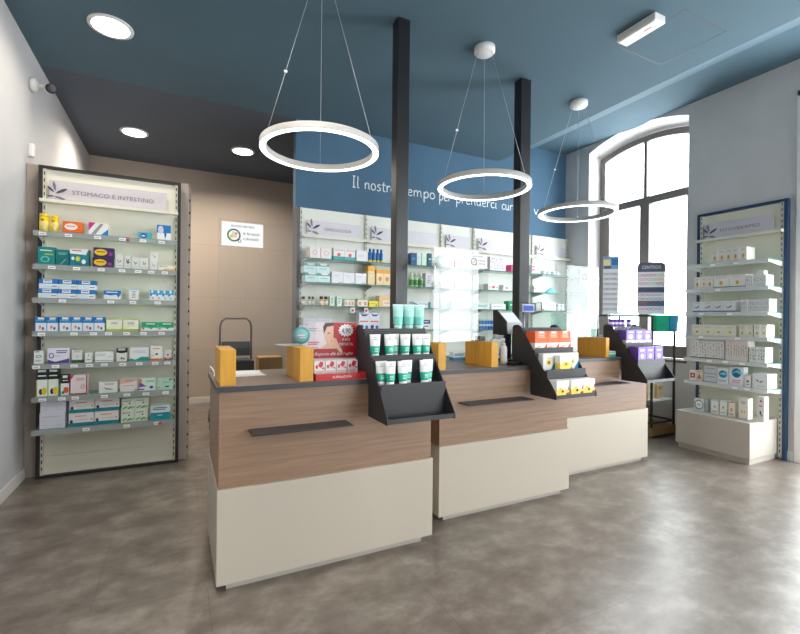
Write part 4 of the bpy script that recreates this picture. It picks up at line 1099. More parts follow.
# ---------------- right unit (against the right wall)
u = thing('shelf_unit', 'tall cream shelf unit with blue frame and white plinth by the right wall', 'shelf unit', (0, 0, 0))
RX = 4.872
fr = MB()
fr.box(RX, XR-0.001, 2.002, 2.028, 0, 2.352, 'frame_blue').box(RX, XR-0.001, 2.752, 2.776, 0, 2.352, 'frame_blue')
fr.box(RX, XR-0.001, 2.028, 2.752, 2.328, 2.352, 'frame_blue')
fr.build('frame', u)
MB().box(XR-0.02, XR-0.004, 2.029, 2.751, 0.3, 2.327, 'unit_cream').build('back_panel', u)
for y in (2.046, 2.735):
    m = MB().box(RX+0.004, XR-0.021, y-0.013, y+0.013, 0.02, 2.327, 'upright')
    z = 0.06
    while z < 2.3:
        m.box(RX+0.0034, RX+0.0045, y-0.0035, y+0.0035, z, z+0.026, 'slot_dark'); z += 0.052
    m.build('upright', u)
MB().box(RX-0.05, RX+0.003, 2.028, 2.765, 2.055, 2.078, 'rail_cream').build('header_rail', u)
hs = MB().box(-0.30, 0.295, -0.006, -0.002, 0, 0.145, 'sign_lilac').build('header_sign', u, (RX, 2.40, 2.088), (0, 0, -PI/2))
emblem(hs, -0.325, -0.0085, -0.006, 0.14)
text('lettering', 'FITOTERAPICI', 0.04, 'ink_grey', hs, (-0.155, -0.0075, 0.05), FACE_Y, width=0.335)
for r, (z, items) in enumerate(RIGHT_ROWS):
    if z > 0.4:
        # shelf in the unit's own frame: local x runs along the wall
        s = MB().box(-0.355, 0.350, 0.004, 0.27, -0.008, 0, 'shelf_glass').build('glass_shelf', u, (4.62, 2.385, z), (0, 0, -PI/2))
        MB().box(-0.354, 0.349, 0.002, 0.004, -0.008, -0.0005, 'shelf_glass_edge').build('glass_edge', s)
        MB().box(0.3502, 0.3522, 0.004, 0.27, -0.008, -0.0005, 'shelf_glass_edge').build('glass_edge', s)
        MB().box(-0.362, 0.354, -0.004, 0.001, -0.036, 0.002, 'clear_channel_white').build('price_channel', s)
        for xs in (-0.35, 0.345):
            MB().prism([(0.01, -0.0085), (0.27, -0.0085), (0.27, -0.06), (0.01, -0.022)], 'X', xs-0.0015, xs+0.0015, 'white_plastic').build('bracket', s)
        for t in ((-0.1, 0.1), (-0.05,), (0.05, -0.2), (-0.2, 0.12), (-0.12, 0.02, 0.16), (0.1, 0.2))[r]:
            MB().box(t-0.022, t+0.022, -0.0052, -0.0042, -0.030, -0.008, 'tag_white').build('price_label', s)
    X = 4.65 if z > 0.4 else 4.55
    for st, y0, y1, hgt, n, stack in items:
        w = (y0-y1)/n
        for k in range(n):
            for s in range(stack):
                zz = z+0.0005+s*(hgt+0.0005); hh = hgt; xx = X + 0.003*((k*5+s) % 3)
                if st == 'dotsup':
                    zz = z+0.1025; hh = hgt-0.1025; w = 0.05; xx = X+0.05
                put(st, w*0.975, hh, (xx, y0-w*(k+.5) if st != 'dotsup' else 2.125, zz), -PI/2,
                    ("on the right unit's %s" % ORD[r]) if z > 0.4 else 'on the right plinth')
# plinth cabinet
p = MB().box(4.41, RX-0.004, 2.062, 2.70, 0.05, 0.365, 'base_beige').build('plinth_cabinet', None, bevel=0.004)
tag(p, 'low white-beige plinth cabinet at the foot of the right shelf unit', 'cabinet')
MB().box(4.435, RX-0.006, 2.075, 2.685, 0, 0.05, 'base_beige').build('kick_plate', p)

# ---------------- back units on the blue wall
BAYS = [1.117, 1.839, 2.813, 3.291, 4.255, 4.915]
FY = 4.545
where = ['first blue-wall bay', 'second blue-wall bay', 'third blue-wall bay', 'fourth blue-wall bay', 'last blue-wall bay']
DESC = ['white wall shelf bay leftmost on the blue wall, headed by lilac sign',
        'wide white wall shelf bay crossed by the first black column',
        'narrow white wall shelf bay seen through the middle clear screen',
        'white wall shelf bay left of the second black column, above the till screen',
        'white wall shelf bay at the right end of the blue wall']
for b in range(5):
    x0, x1 = BAYS[b], BAYS[b+1]
    u = thing('wall_shelf_bay', DESC[b], 'shelf unit', (0, 0, 0), 0, 'white shelf bays on the blue wall')
    MB().box(x0+0.001, x1-0.001, FY+0.02, YP-0.001, 0, 2.372, 'unit_white').build('back_panel', u)
    for x in ([x0+0.012] + ([x1-0.012] if b == 4 else [])):
        m = MB().box(x-0.011, x+0.011, FY, FY+0.0195, 0, 2.37, 'upright')
        z = 0.9
        while z < 2.34:
            m.box(x-0.0035, x+0.0035, FY-0.0006, FY+0.001, z, z+0.026, 'slot_dark'); z += 0.052
        m.build('upright', u)
    MB().box(x0+0.0015, x1-0.0015+(0.0 if b < 4 else 0), FY-0.06, FY-0.001, 2.066, 2.09, 'rail_cream').build('header_rail', u)
    hs = MB().box(x0+0.075, x1-0.06, FY-0.006, FY-0.002, 2.10, 2.245, 'sign_pale').build('header_sign', u)
    emblem(hs, x0+0.05, FY-0.0085, 2.10, 0.155)
    if b == 0:
        text('lettering', 'GINECOLOGIA', 0.045, 'ink_grey', hs, (x0+0.255, FY-0.0075, 2.15), FACE_Y, width=0.30)
    MB().box(x0+0.03, x1-0.03, FY-0.056, FY-0.03, 2.058, 2.0655, 'white_plastic').build('light_strip', u)
    for z in (1.83, 1.59, 1.355, 1.11, 0.80, 0.55):
        s = MB().box(x0+0.004, x1-0.004, 4.334, FY+0.019, z-0.008, z, 'shelf_glass').build('glass_shelf', u)
        MB().box(x0+0.005, x1-0.005, 4.3318, 4.334, z-0.009, z-0.0005, 'shelf_glass_edge').build('glass_edge', s)
        for xs in (x0+0.008, x1-0.008):
            MB().prism([(4.35, z-0.0085), (FY-0.001, z-0.0085), (FY-0.001, z-0.06), (4.35, z-0.02)], 'X', xs-0.0015, xs+0.0015, 'light_grey').build('bracket', s)
    if b == 0:
        MB().box(x0-0.034, x0-0.002, 4.53, YP+0.12, 0, 2.372, 'frame_grey').build('end_frame', u)
def bay_of(x):
    for b in range(5):
        if x < BAYS[b+1]: return b
    return 4
BORD = ['top shelf', 'second shelf', 'third shelf', 'fourth shelf']
for r, (z, items) in enumerate(BACK_ROWS):
    for st, x0, x1, hgt, n, stack in items:
        w = (x1-x0)/n
        for k in range(n):
            for s in range(stack):
                put(st, w*0.96, hgt, (x0+w*(k+.5)+(0.0 if not s else -0.012), 4.36+0.004*(k % 2), z+0.0005+s*(hgt+0.0005)), 0,
                    'on %s, %s' % (BORD[r], where[bay_of((x0+x1)/2)]))
for x, z in ((1.622, 1.34), (1.772, 1.34)):
    m = MB().box(-0.024, 0.024, -0.0008, 0, -0.055, 0, 'tag_white').box(-0.012, 0.012, -0.0012, -0.0008, -0.04, -0.015, 'tag_red')
    o = m.build('offer_card', None, (x, 4.3305, z))
    tag(o, 'tiny white offer card with a red mark hanging below the third shelf, %s of two' % ('left' if x < 1.7 else 'right'), 'card', 'offer cards on the blue wall shelves')

# ------------------------------------------------------------------ counters
def counter(name, label, x0, x1, yf, depth=0.615, slab_left=True):
    t = thing(name, label, 'counter', ((x0+x1)/2, yf, 0), 0, 'pharmacy counters')
    L, R_, D = x0-(x0+x1)/2, x1-(x0+x1)/2, depth
    MB().box(L, R_, 0, D, 0.03, 0.461, 'counter_white').build('base_panel', t, bevel=0.002)
    MB().box(L+0.045, R_-0.06, 0.022, D-0.02, 0, 0.0298, 'kick').build('kick_plate', t)
    MB().box(L+0.006, R_-0.008, 0.013, D, 0.4612, 0.9, 'walnut').build('wood_panel', t, bevel=0.0015)
    MB().box(L-0.006, R_-0.002, 0.004, D+0.008, 0.9002, 0.9245, 'countertop_edge').box(L-0.0055, R_-0.0025, 0.0045, D+0.0075, 0.9246, 0.925, 'countertop').build('countertop', t)
    a, b = (0.299, 0.773) if x0 < 1 else ((1.575, 2.09) if x0 < 2 else (2.85, 3.37))
    c = (x0+x1)/2
    MB().prism([(0.0128, 0.722), (0.0128, 0.714), (-0.108, 0.7165), (-0.108, 0.722)], 'X', a-c, b-c, 'ledge_black').build('bag_ledge', t)
    return t
counter('pharmacy_counter', 'walnut and white pharmacy counter nearest the camera, with red promotional display', 0.1655, 1.289, 2.1405)
counter('pharmacy_counter', 'walnut and white pharmacy counter in the middle, with till screen', 1.432, 2.526, 2.304)
counter('pharmacy_counter', 'walnut and white pharmacy counter farthest from the camera, by the window', 2.668, 3.757, 2.5445)

# wooden blocks that hold the clear screens
CZ = 0.9252
def block(x0, x1, y0, label, h=0.166, d=0.30):
    t = MB()
    w = x1-x0
    t.box(-w/2, w/2, 0, d, 0, h, 'yellow_wood')
    o = t.build('wooden_block', None, ((x0+x1)/2, y0, CZ), bevel=0.002)
    tag(o, label, 'screen holder', 'wooden screen holders')
block(0.176, 0.244, 2.172, 'yellow wooden block at the left end of the nearest counter')
block(0.541, 0.609, 2.172, 'yellow wooden block left of the red promotional display')
block(1.43, 1.486, 2.325, 'yellow wooden block right of the cream tube display')
block(1.845, 1.900, 2.335, 'yellow wooden block left of the white pump bottle and till screen')
block(2.78, 2.835, 2.58, 'yellow wooden block half hidden behind the orange box display')
block(3.245, 3.288, 2.58, 'yellow wooden block on the far counter left of the violet box display')
def screen(x0, x1, y, z0, z1, label):
    o = MB().box(x0, x1, y-0.0025, y+0.0025, z0, z1, 'plexiglass').build('clear_screen', None)
    return tag(o, label, 'protective screen', 'clear protective screens')
BZ = CZ+0.167
screen(0.172, 0.652, 2.30, BZ, 1.715, 'clear acrylic screen on the nearest counter with the home service sign top left')
screen(1.440, 1.900, 2.45, BZ, 1.700, 'clear acrylic screen on the middle counter with a pale round sticker')
screen(2.78, 3.300, 2.70, BZ, 1.700, 'clear acrylic screen on the far counter beside the window')
def service_sign(x, y, z, w, label):
    h = w*0.60
    o = MB().box(0, w, -0.0006, 0, -h, 0, 'tag_white').build('paper_sign', None, (x, y-0.0028, z))
    tag(o, label, 'sign', 'home service signs on the screens')
    text('lettering', 'NUOVO SERVIZIO', h*0.12, 'ink', o, (w*0.5, -0.0009, -h*0.20), FACE_Y, 'CENTER', width=w*0.56, extrude=0.0002)
    m = MB(); n = 28; c = Vector((w*0.29, 0, -h*0.55)); r = h*0.27
    pts = []
    for k in range(n):
        a = 2*PI*k/n
        pts += [(c.x+r*math.cos(a), -0.0008, c.z+r*math.sin(a)), (c.x+r*.76*math.cos(a), -0.0008, c.z+r*.76*math.sin(a))]
    for k in range(n):
        m.poly([pts[2*k], pts[2*k+1], pts[(2*k+3) % (2*n)], pts[(2*k+2) % (2*n)]], [(0,1,2,3)], pc((30,110,60)) if 8 < k < 24 else pc((80,90,90)))
    for dx, dz, rr, cc in ((-.35,-.2,.3,(220,200,120)), (.2,-.1,.32,(230,190,190)), (-.05,.3,.3,(200,214,190)), (.35,.3,.2,(190,150,90))):
        m.poly([(c.x+r*(dx+rr*math.cos(2*PI*k/12)), -0.0009, c.z+r*(dz+rr*math.sin(2*PI*k/12))) for k in range(12)], [tuple(range(12))], pc(cc))
    q = Vector((c.x+r*.85, 0, c.z-r*.85))
    for rr, cc, yy in ((.25,(110,70,60),-.0010),(.15,(240,240,240),-.0012)):
        m.poly([(q.x+r*rr*math.cos(2*PI*k/14), yy, q.z+r*rr*math.sin(2*PI*k/14)) for k in range(14)], [tuple(range(14))], pc(cc))
    m.build('round_logo', o)
    text('lettering', 'la farmacia', h*0.17, 'ink', o, (w*0.50, -0.0009, -h*0.50), FACE_Y, shear=0.35, width=w*0.40, extrude=0.0002)
    text('lettering', 'a domicilio', h*0.17, 'ink', o, (w*0.50, -0.0009, -h*0.72), FACE_Y, shear=0.35, width=w*0.38, extrude=0.0002)
service_sign(0.186, 2.30, 1.704, 0.194, 'white home pharmacy service sign on the nearest clear screen')
service_sign(1.733, 2.45, 1.678, 0.155, 'white home pharmacy service sign on the middle clear screen')
service_sign(3.060, 2.70, 1.672, 0.190, 'white home pharmacy service sign on the far clear screen by the window')
o = MB().lathe([(0.044, 0), (0.044, 0.0006)], pc((200,228,222)), 32).lathe([(0.036, 0.0006), (0.036, 0.001)], pc((224,240,236)), 32).build('round_sticker', None, (1.513, 2.4472, 1.608), (PI/2, 0, 0))
tag(o, 'pale aqua round sticker on the middle clear screen', 'sticker')

# black tiered display stands hooked over the counter fronts
def stand(x0, x1, yf, label):
    """yf: the counter's front face"""
    t = thing('display_stand', label, 'display stand', ((x0+x1)/2, yf, 0), 0, 'black tiered display stands')
    h = (x1-x0)/2
    prof = [(-.235,.733),(-.001,.733),(-.001,.9255),(.185,.9255),(.185,1.185),(.172,1.2),(.135,1.205),(.100,1.192),(-.232,.765),(-.235,.755)]
    for s in (-1, 1):
        a = s*h; MB().prism(prof, 'X', min(a, a-s*0.006), max(a, a-s*0.006), 'stand_black').build('side_panel', t)
    i = h-0.0062
    tiers = [(-.232,.736,.760),(-.148,.897,.914),(-.036,1.030,1.050),(.075,1.176,1.186)]
    for k, (y, z, lip) in enumerate(tiers):
        yb = tiers[k+1][0]+0.004 if k < 3 else 0.182
        m = MB().box(-i, i, y, yb, z, z+0.005, 'stand_black').box(-i, i, y, y+0.004, z+0.005, lip, 'stand_black')
        m.build('shelf_tray', t)
        if k < 3:
            MB().box(-i, i, yb-0.0045, yb-0.0005, z+0.0055, tiers[k+1][1]-0.0003, 'stand_black').build('riser', t)
    return t
stand(0.893, 1.279, 2.1405, 'black tiered display stand holding rows of white and teal cream tubes')
stand(2.152, 2.519, 2.304, 'black tiered display stand holding orange boxes and yellow citrus boxes')
stand(3.398, 3.764, 2.5445, 'black tiered display stand holding violet boxes on the far counter')

y1 = 2.1405
for k, x in enumerate((0.930, 1.014, 1.056, 1.109, 1.182, 1.236)):
    put('creamtube', 0.068, 0.122, (x, y1-.026+(0.0 if k != 2 else 0.03), 1.0355), 0, ('tucked behind upper row of nearest stand' if k == 2 else 'in upper row of nearest stand'))
for k, x in enumerate((0.931, 0.967, 1.039, 1.079, 1.168, 1.206)):
    b = k in (0, 3, 5)
    put('creamtube', 0.068, 0.122, (x, y1-.138+(0.033 if b else 0), 0.9025), 0, ('at the back of nearest stand\'s lower row' if b else 'at the front of nearest stand\'s lower row'))
for k, (x, dy) in enumerate(((1.115, 0), (1.186, 0), (1.252, 0), (1.150, 0.045), (1.222, 0.045))):
    put('aquatube', 0.074, 0.140, (x, y1+.076+dy, 1.1815), 0, 'in the %s row on top of nearest stand' % ('back' if dy else 'front'))
y2 = 2.304
for x in (2.219, 2.330, 2.441):
    put('orangecount', 0.108, 0.126, (x, y2-.030, 1.0355), 0, 'on the upper tier of the middle black stand')
for x, dy in ((2.235, 0), (2.346, .001), (2.4555, .0005)):
    put('citrusblue', 0.108, 0.112, (x, y2-.088+dy, 0.9025), 0, 'on middle tier of middle black stand')
put('citrusyellow', 0.112, 0.100, (2.336, y2-.140, 0.9025), 0, 'in front on middle tier of middle stand')
for x in (2.216, 2.346, 2.4555):
    put('citrusred', 0.108, 0.110, (x, y2-.2265, 0.7415), 0, 'on bottom tier of middle stand')
y3 = 2.5445
for x in (3.425, 3.475, 3.525, 3.575, 3.66):
    put('purplebottle', 0.048, 0.070, (x, y3+.105, 1.1815), 0, 'on top of the far black stand')
for x in (3.475, 3.590, 3.700):
    put('purplebox', 0.107, 0.122, (x, y3-.028, 1.0355), 0, 'on upper tier of far stand')
for x in (3.470, 3.575, 3.690):
    put('violetbox', 0.100, 0.118, (x, y3-.14, 0.9025), 0, 'on lower tier of far stand')

# red promotional display on the nearest counter
t = thing('promotional_display', 'red and white cardboard cosmetics display with a woman\'s picture and cartons', 'display', (0.78, 2.175, CZ))
tr = MB().box(-0.155, 0.112, 0, 0.003, 0, 0.032, 'tag_red').box(-0.155, -0.152, 0.003, 0.16, 0, 0.032, 'tag_red').box(0.109, 0.112, 0.003, 0.16, 0, 0.032, 'tag_red').box(-0.152, 0.109, 0.003, 0.16, 0, 0.003, 'tag_red')
tro = tr.build('tray', t)
text('lettering', 'SUPRADYN', 0.016, 'tag_white', tro, (-0.02, -0.0004, 0.009), FACE_Y, 'CENTER', width=0.10, extrude=0.0002)
cd = MB()
cd.box(-0.160, 0.125, 0.162, 0.166, 0, 0.292, pc((222,212,218))).box(-0.205, -0.160, 0.162, 0.166, 0.178, 0.275, pc((222,212,218)))
def cp(P, c, d): cd.poly([(max(-0.160, x+0.030) if z < .177 else max(-0.205, x+0.030), 0.1618-d*0.0003, z*1.02) for x, z in P], [tuple(range(len(P)))], pc(c))
cp([(-0.045,.10),(0.095,.10),(0.095,.285),(-0.045,.285)], (176,14,28), 1)
cp([(-0.205,.095),(0.095,.095),(0.095,.150),(-0.07,.150),(-0.205,.143)], (168,12,26), 2)
# the pictured woman: neck, face, hair, hand
cp([(-0.125,.145),(-0.085,.17),(-0.08,.21),(-0.03,.20),(-0.012,.16),(0.0,.145)], (222,176,152), 3)
cp([(-0.092,.19),(-0.098,.235),(-0.09,.27),(-0.045,.275),(-0.045,.165),(-0.06,.163),(-0.08,.175)], (228,184,160), 4)
cp([(-0.1,.225),(-0.104,.262),(-0.092,.283),(-0.045,.285),(-0.045,.268),(-0.082,.262),(-0.09,.245)], (70,44,36), 5)
cp([(-0.084,.228),(-0.07,.232),(-0.062,.228),(-0.07,.225)], (60,40,40), 6)
cp([(-0.064,.186),(-0.05,.188),(-0.05,.182)], (190,70,70), 6)
cp([(-0.045,.172),(-0.035,.176),(0.0,.145),(0.012,.120),(-0.01,.125),(-0.03,.15)], (224,180,156), 6)
# starburst with a price
P = []
for k in range(28):
    a = 2*PI*k/28; r = 0.043 if k % 2 == 0 else 0.034
    P.append((0.027+r*1.08*math.cos(a), .243+r*.85*math.sin(a)))
cp(P, (240,238,238), 5)
cp([(-0.225,.238),(-0.11,.238),(-0.11,.243),(-0.225,.243)], (214,190,200), 2)
for z, wd, c in ((.178,.06,(204,60,90)),(.168,.05,(204,60,90)),(.150,.055,(170,160,180)),(.24,.04,(170,160,180)),(.25,.05,(170,160,180))):
    cp([(-0.185,z),(-0.185+wd,z),(-0.185+wd,z+.005),(-0.185,z+.005)], c, 4)
cdo = cd.build('header_card', t)
text('lettering', '4,90', 0.040, 'ink', cdo, (0.057, 0.159, .232), FACE_Y, 'CENTER', width=0.052, extrude=0.0002)
text('lettering', 'EURO', 0.022, 'tag_white', cdo, (0.057, 0.159, .190), FACE_Y, 'CENTER', width=0.045, extrude=0.0002)
text('lettering', 'OFFERTA', 0.022, 'tag_white', cdo, (0.057, 0.159, .164), FACE_Y, 'CENTER', width=0.080, extrude=0.0002)
text('lettering', 'la Risposta alle tue rughe', 0.024, 'tag_white', cdo, (-0.145, 0.1585, .113), FACE_Y, shear=0.35, width=0.24, extrude=0.0002)
m = MB(); m.lathe([(0.046, 0), (0.046, 0.001)], pc((60,176,176)), 30).lathe([(0.034, 0.001), (0.034, 0.0014)], pc((150,196,204)), 30)
m.box(-0.02, 0.02, -0.002, 0.004, 0.0014, 0.0018, 'tag_white').box(-0.01, 0.022, -0.014, -0.009, 0.0014, 0.0018, 'tag_white')
m.build('round_badge', t, (-0.192, 0.1605, 0.222), (PI/2, 0, 0))
for k in range(4):
    body = [(0,.68,(234,230,230)),(.68,1,(236,232,232))]
    pats = [('e',.12,.55,.34,.78,(196,30,44)),('p',[(.35,.75),(.55,.98),(.85,.92),(.8,.7),(.55,.6)],(200,40,60)),('p',[(.6,.6),(.95,.5),(.9,.62)],(190,40,60)),('b',.15,.2,.85,.42,2,(190,186,190))]
    if k == 0:
        first = carton(0.056, 0.05, 0.088, body, pats).build('cosmetics_carton', None)
        o = first
    else:
        o = copy_tree(first)
    o.location = (0.78-0.118+k*0.060+(0.002 if k == 3 else 0), 2.245-(0.0), CZ+0.0035)
    tag(o, 'white cosmetics carton with red flower print standing in the red tray', 'box', 'cartons in the red promotional tray')

# papers, cable, boxes on the counters
o = MB().box(-0.10, 0.10, -0.12, 0.12, 0, 0.0006, 'tag_white').build('paper_sheet', None, (0.330, 2.60, CZ), (0, 0, 0.06))
tag(o, 'white paper sheet lying flat behind the left wooden block, lower sheet', 'paper', 'papers on the nearest counter')
o = MB().box(-0.09, 0.09, -0.11, 0.11, 0, 0.0006, 'tag_white').build('paper_sheet', None, (0.335, 2.62, CZ+0.0008), (0, 0, -0.14))
tag(o, 'white paper sheet lying askew on top of another sheet', 'paper', 'papers on the nearest counter')
pts = [(0.19,2.74,.935),(0.175,2.70,.950),(0.165,2.66,.965),(0.175,2.62,.955),(0.185,2.58,.932),(0.175,2.54,.930),(0.18,2.50,.930)]
o = MB().tube(pts, 0.004, 'white_plastic', 6).build('white_cable', None)
tag(o, 'loop of white cable at the left rear corner of the nearest counter', 'cable')
o = carton(0.12, 0.05, 0.05, [(0,.45,(70,180,160)),(.45,1,(232,242,240))], [('b',.15,.55,.8,.8,1,(90,180,170))]).build('medicine_box', None, (3.345, 2.60, CZ))
tag(o, 'low white and teal box on the far counter beside the violet display', 'box')
o = carton(0.11, 0.06, 0.06, [(0,.35,(60,150,190)),(.35,1,(232,240,240))], [('b',.1,.5,.9,.8,2,(20,130,150))]).build('medicine_box', None, (1.93, 2.83, CZ))
tag(o, 'low white and blue box at the back of the middle counter', 'box')

# till equipment on the middle counter
t = thing('till_screen', 'wedge-shaped till with black side and pale customer screen on the middle counter', 'till', (2.275, 2.68, CZ))
MB().box(-0.07, 0.08, -0.06, 0.07, 0, 0.014, 'dark_grey').build('base', t, bevel=0.003)
MB().box(-0.02, 0.03, 0.0, 0.03, 0.0142, 0.22, 'dark_grey').build('stand_neck', t)
MB().prism([(-.06,.205),(-.06,.285),(.045,.372),(.07,.372),(.07,.205)], 'X', -0.066, 0.085, 'light_grey').build('housing', t, bevel=0.003)
MB().prism([(-.075,.195),(-.068,.30),(.045,.388),(.085,.388),(.085,.195)], 'X', -0.082, -0.0665, 'black_metal').build('side_shell', t, bevel=0.003)
n_ = Vector((0, -.087, .105)).normalized()
m = MB(); a = Vector((0,.105,.087)).normalized()
m.obox(Vector((0.012,-0.0075,0.3285))+n_*0.001, (0.062,0,0), a*0.055, n_*0.0012, 'screen_white')
m.build('screen', t)
t = thing('customer_display', 'small blue-lit customer display on a grey pole before the second column', 'display', (2.500, 2.76, CZ))
MB().lathe([(0.022,0),(0.024,0.008),(0.012,0.02)], 'grey_metal', 16).build('base', t)
MB().lathe([(0.011,0.02),(0.011,0.385)], 'grey_metal', 12).build('pole', t)
hd = MB().box(-0.035, 0.095, -0.022, 0.012, 0.372, 0.440, 'grey_metal').build('display_head', t, bevel=0.004)
MB().box(-0.022, 0.082, -0.0235, -0.0222, 0.384, 0.428, 'screen_blue').build('screen', hd)
o = MB().box(-0.075, 0.075, -0.07, 0.07, 0, 0.235, 'grey_metal').box(-0.06, 0.06, -0.055, 0.0, 0.2351, 0.24, 'dark_grey').build('receipt_printer', None, (2.440, 2.585, CZ), bevel=0.006)
tag(o, 'grey receipt printer behind the middle black display stand', 'printer')
t = thing('pump_bottle', 'white pump dispenser bottle right of the wooden block on the middle counter', 'bottle', (2.06, 2.47, CZ))
MB().lathe([(.020,0),(.023,.004),(.023,.105),(.018,.125),(.010,.132)], 'white_plastic', 20).build('bottle_body', t)
MB().lathe([(.011,.1322),(.011,.148),(.004,.149),(.004,.172)], 'white_plastic', 14).box(-.03, .006, -.005, .005, .172, .182, 'white_plastic').build('pump_head', t)
for k, (x, y, hgt) in enumerate(((2.100, 2.545, .15), (2.128, 2.56, .165))):
    t = thing('spray_bottle', 'dark bottle with pale shoulder, %s, beside the white pump bottle' % ('shorter' if k == 0 else 'taller'), 'bottle', (x, y, CZ), 0, 'dark bottles on the middle counter')
    MB().lathe([(.013,0),(.014,.004),(.014,hgt*.7)], 'dark_grey', 16).build('bottle_body', t)
    MB().lathe([(.014,hgt*.7+.0002),(.012,hgt*.82),(.007,hgt*.86),(.007,hgt)], 'light_grey', 16).build('cap', t)
t = thing('barcode_scanner', 'pale grey barcode scanner on a bent stand behind the pump bottle', 'scanner', (2.045, 2.60, CZ))
MB().lathe([(.035,0),(.037,.006),(.012,.014)], 'light_grey', 20).tube([(0,0,.012),(0,.01,.10),(0,0,.16),(.03,-.01,.185)], .007, 'light_grey', 8).build('stand', t)
MB().obox((.055,-.015,.188), (.038,0,-.006), (0,.018,0), (.002,0,.013), 'light_grey').build('scanner_head', t, bevel=0.004)
o = MB().box(-.045, .045, -.03, .03, 0, .018, 'black_metal').box(-.035, .01, -.022, .022, .0181, .020, 'dark_grey').build('card_reader', None, (2.095, 2.405, CZ), (0,0,.3), bevel=.003)
tag(o, 'small black card reader lying at the foot of the pump bottle', 'card reader')
o = MB().box(-.024, .024, -.03, .03, 0, .032, 'black_metal').build('black_box', None, (1.874, 2.50, CZ+.1665), bevel=.002)
tag(o, 'tiny black box standing on top of the wooden block by the pump bottle', 'box')
o = MB().box(-.095, .030, -.05, .05, 0, .006, 'light_grey').build('change_tray', None, (0.565, 2.40, CZ+.1668), bevel=.001)
tag(o, 'thin pale grey tray lying on top of the wooden block by the red display', 'tray')

# trolley and boxes behind the nearest counter
t = thing('utility_trolley', 'black utility trolley with chrome arch handle standing against the beige back wall', 'trolley', (0.585, 5.25, 0))
pts = [(-.165,0,.06),(-.165,0,1.12),(-.15,0,1.18),(-.11,0,1.215),(.11,0,1.215),(.15,0,1.18),(.165,0,1.12),(.165,0,.06)]
MB().tube(pts, .011, 'dull_metal', 10).build('handle_frame', t)
MB().box(-.15, .15, -.02, -.012, .80, .96, 'dark_grey').build('backboard', t, bevel=.003)
MB().box(-.155, .155, -.30, -.022, .44, .765, 'black_metal').box(-.135, .135, -.28, -.04, .766, .778, 'dark_grey').build('crate', t, bevel=.004)
MB().box(-.16, .16, -.33, 0.0, .40, .4395, 'grey_metal').build('platform', t)
MB().tube([(-.17,-.02,.12),(.17,-.02,.12)], .009, 'grey_metal').build('axle', t)
for s, x in ((-1,-.27), (1,.215)):
    MB().tube([(s*.165,-.0,.40),(x,0,.20),(x,0,.08)], .009, 'chrome', 8).build('caster_fork', t)
    w = MB().lathe([(.03,-.014),(.062,-.014),(.065,0),(.062,.014),(.03,.014)], 'black_metal', 24).build('wheel', t, (x-s*.02, 0, .0655), (0, PI/2, 0))
    MB().lathe([(.0285,-.016),(.0285,.016)], 'light_grey', 16).build('hub', w)
o = MB().box(-.13, .13, -.16, .16, 0, .38, 'box_board').box(-.13, .13, -.012, .012, .3801, .381, 'yellow_wood').build('cardboard_box', None, (0.975, 5.35, 0), (0,0,.02))
tag(o, 'brown cardboard box on the floor beneath the other one, behind nearest counter', 'box', 'cardboard boxes behind the counter')
o = MB().box(-.13, .13, -.15, .15, 0, .39, 'box_board').box(-.13, .13, -.012, .012, .3901, .391, 'yellow_wood').build('cardboard_box', None, (0.965, 5.35, .3825), (0,0,-.03))
tag(o, 'brown cardboard box whose top shows between trolley and second wooden block', 'box', 'cardboard boxes behind the counter')

# display rack in front of the window
t = thing('display_rack', 'dark metal display rack with glass top standing under the arched window', 'rack', (4.69, 3.35, 0))
hx, hy = .19, .34
for x in (-hx, hx):
    for y in (-hy, hy):
        MB().box(x-.009, x+.009, y-.009, y+.009, 0, 1.30, 'frame_dark').build('post', t)
for z in (1.282, .14):
    m = MB()
    m.box(-hx+.0095, hx-.0095, -hy-.009, -hy+.009, z, z+.018, 'frame_dark').box(-hx+.0095, hx-.0095, hy-.009, hy+.009, z, z+.018, 'frame_dark')
    m.box(-hx-.009, -hx+.009, -hy+.0095, hy-.0095, z, z+.018, 'frame_dark').box(hx-.009, hx+.009, -hy+.0095, hy-.0095, z, z+.018, 'frame_dark')
    m.build('rail_frame', t)
MB().box(-hx-.01, hx+.01, -hy-.01, hy+.01, 1.3005, 1.3085, 'shelf_glass').build('glass_top', t)
MB().box(-hx+.01, hx-.01, -hy+.01, hy-.01, .375, .393, 'white_paint').build('shelf', t)
MB().box(-hx+.01, hx-.01, -hy+.01, hy-.01, 1.05, 1.058, 'shelf_glass').build('glass_shelf', t)
MB().box(-hx-.015, hx+.01, -hy-.02, hy+.01, .015, .1, 'box_board').build('wooden_tray', t)
for k, (x, y, w, d, z, hgt, c, lab) in enumerate(((4.60,3.12,.10,.09,.3935,.17,(226,214,186),'tall cream box on the white shelf of the dark rack, front one'),
        (4.72,3.10,.09,.09,.3935,.15,(206,184,140),'tan box on the white shelf of the dark rack'),
        (4.60,3.20,.16,.20,.1005,.19,(170,128,80),'brown carton on the wooden tray of the dark rack'))):
    o = carton(w, d, hgt, [(0,1,c)], [('b',.2,.6,.8,.8,2,BRN),('r',.2,.2,.8,.4,(200,170,120))]).build('storage_box', None, (x, y-.04, z))
    tag(o, lab, 'box')
o = carton(.14, .05, .085, [(0,1,(226,196,190))], [('b',.1,.2,.9,.85,4,(120,110,110)),('r',0,0,.3,.4,(150,200,180))]).build('leaflet_stack', None, (4.74, 3.32, 1.0585), (0,0,-.5))
tag(o, 'pinkish leaflet stack seen behind the glass inside the dark rack', 'leaflets')
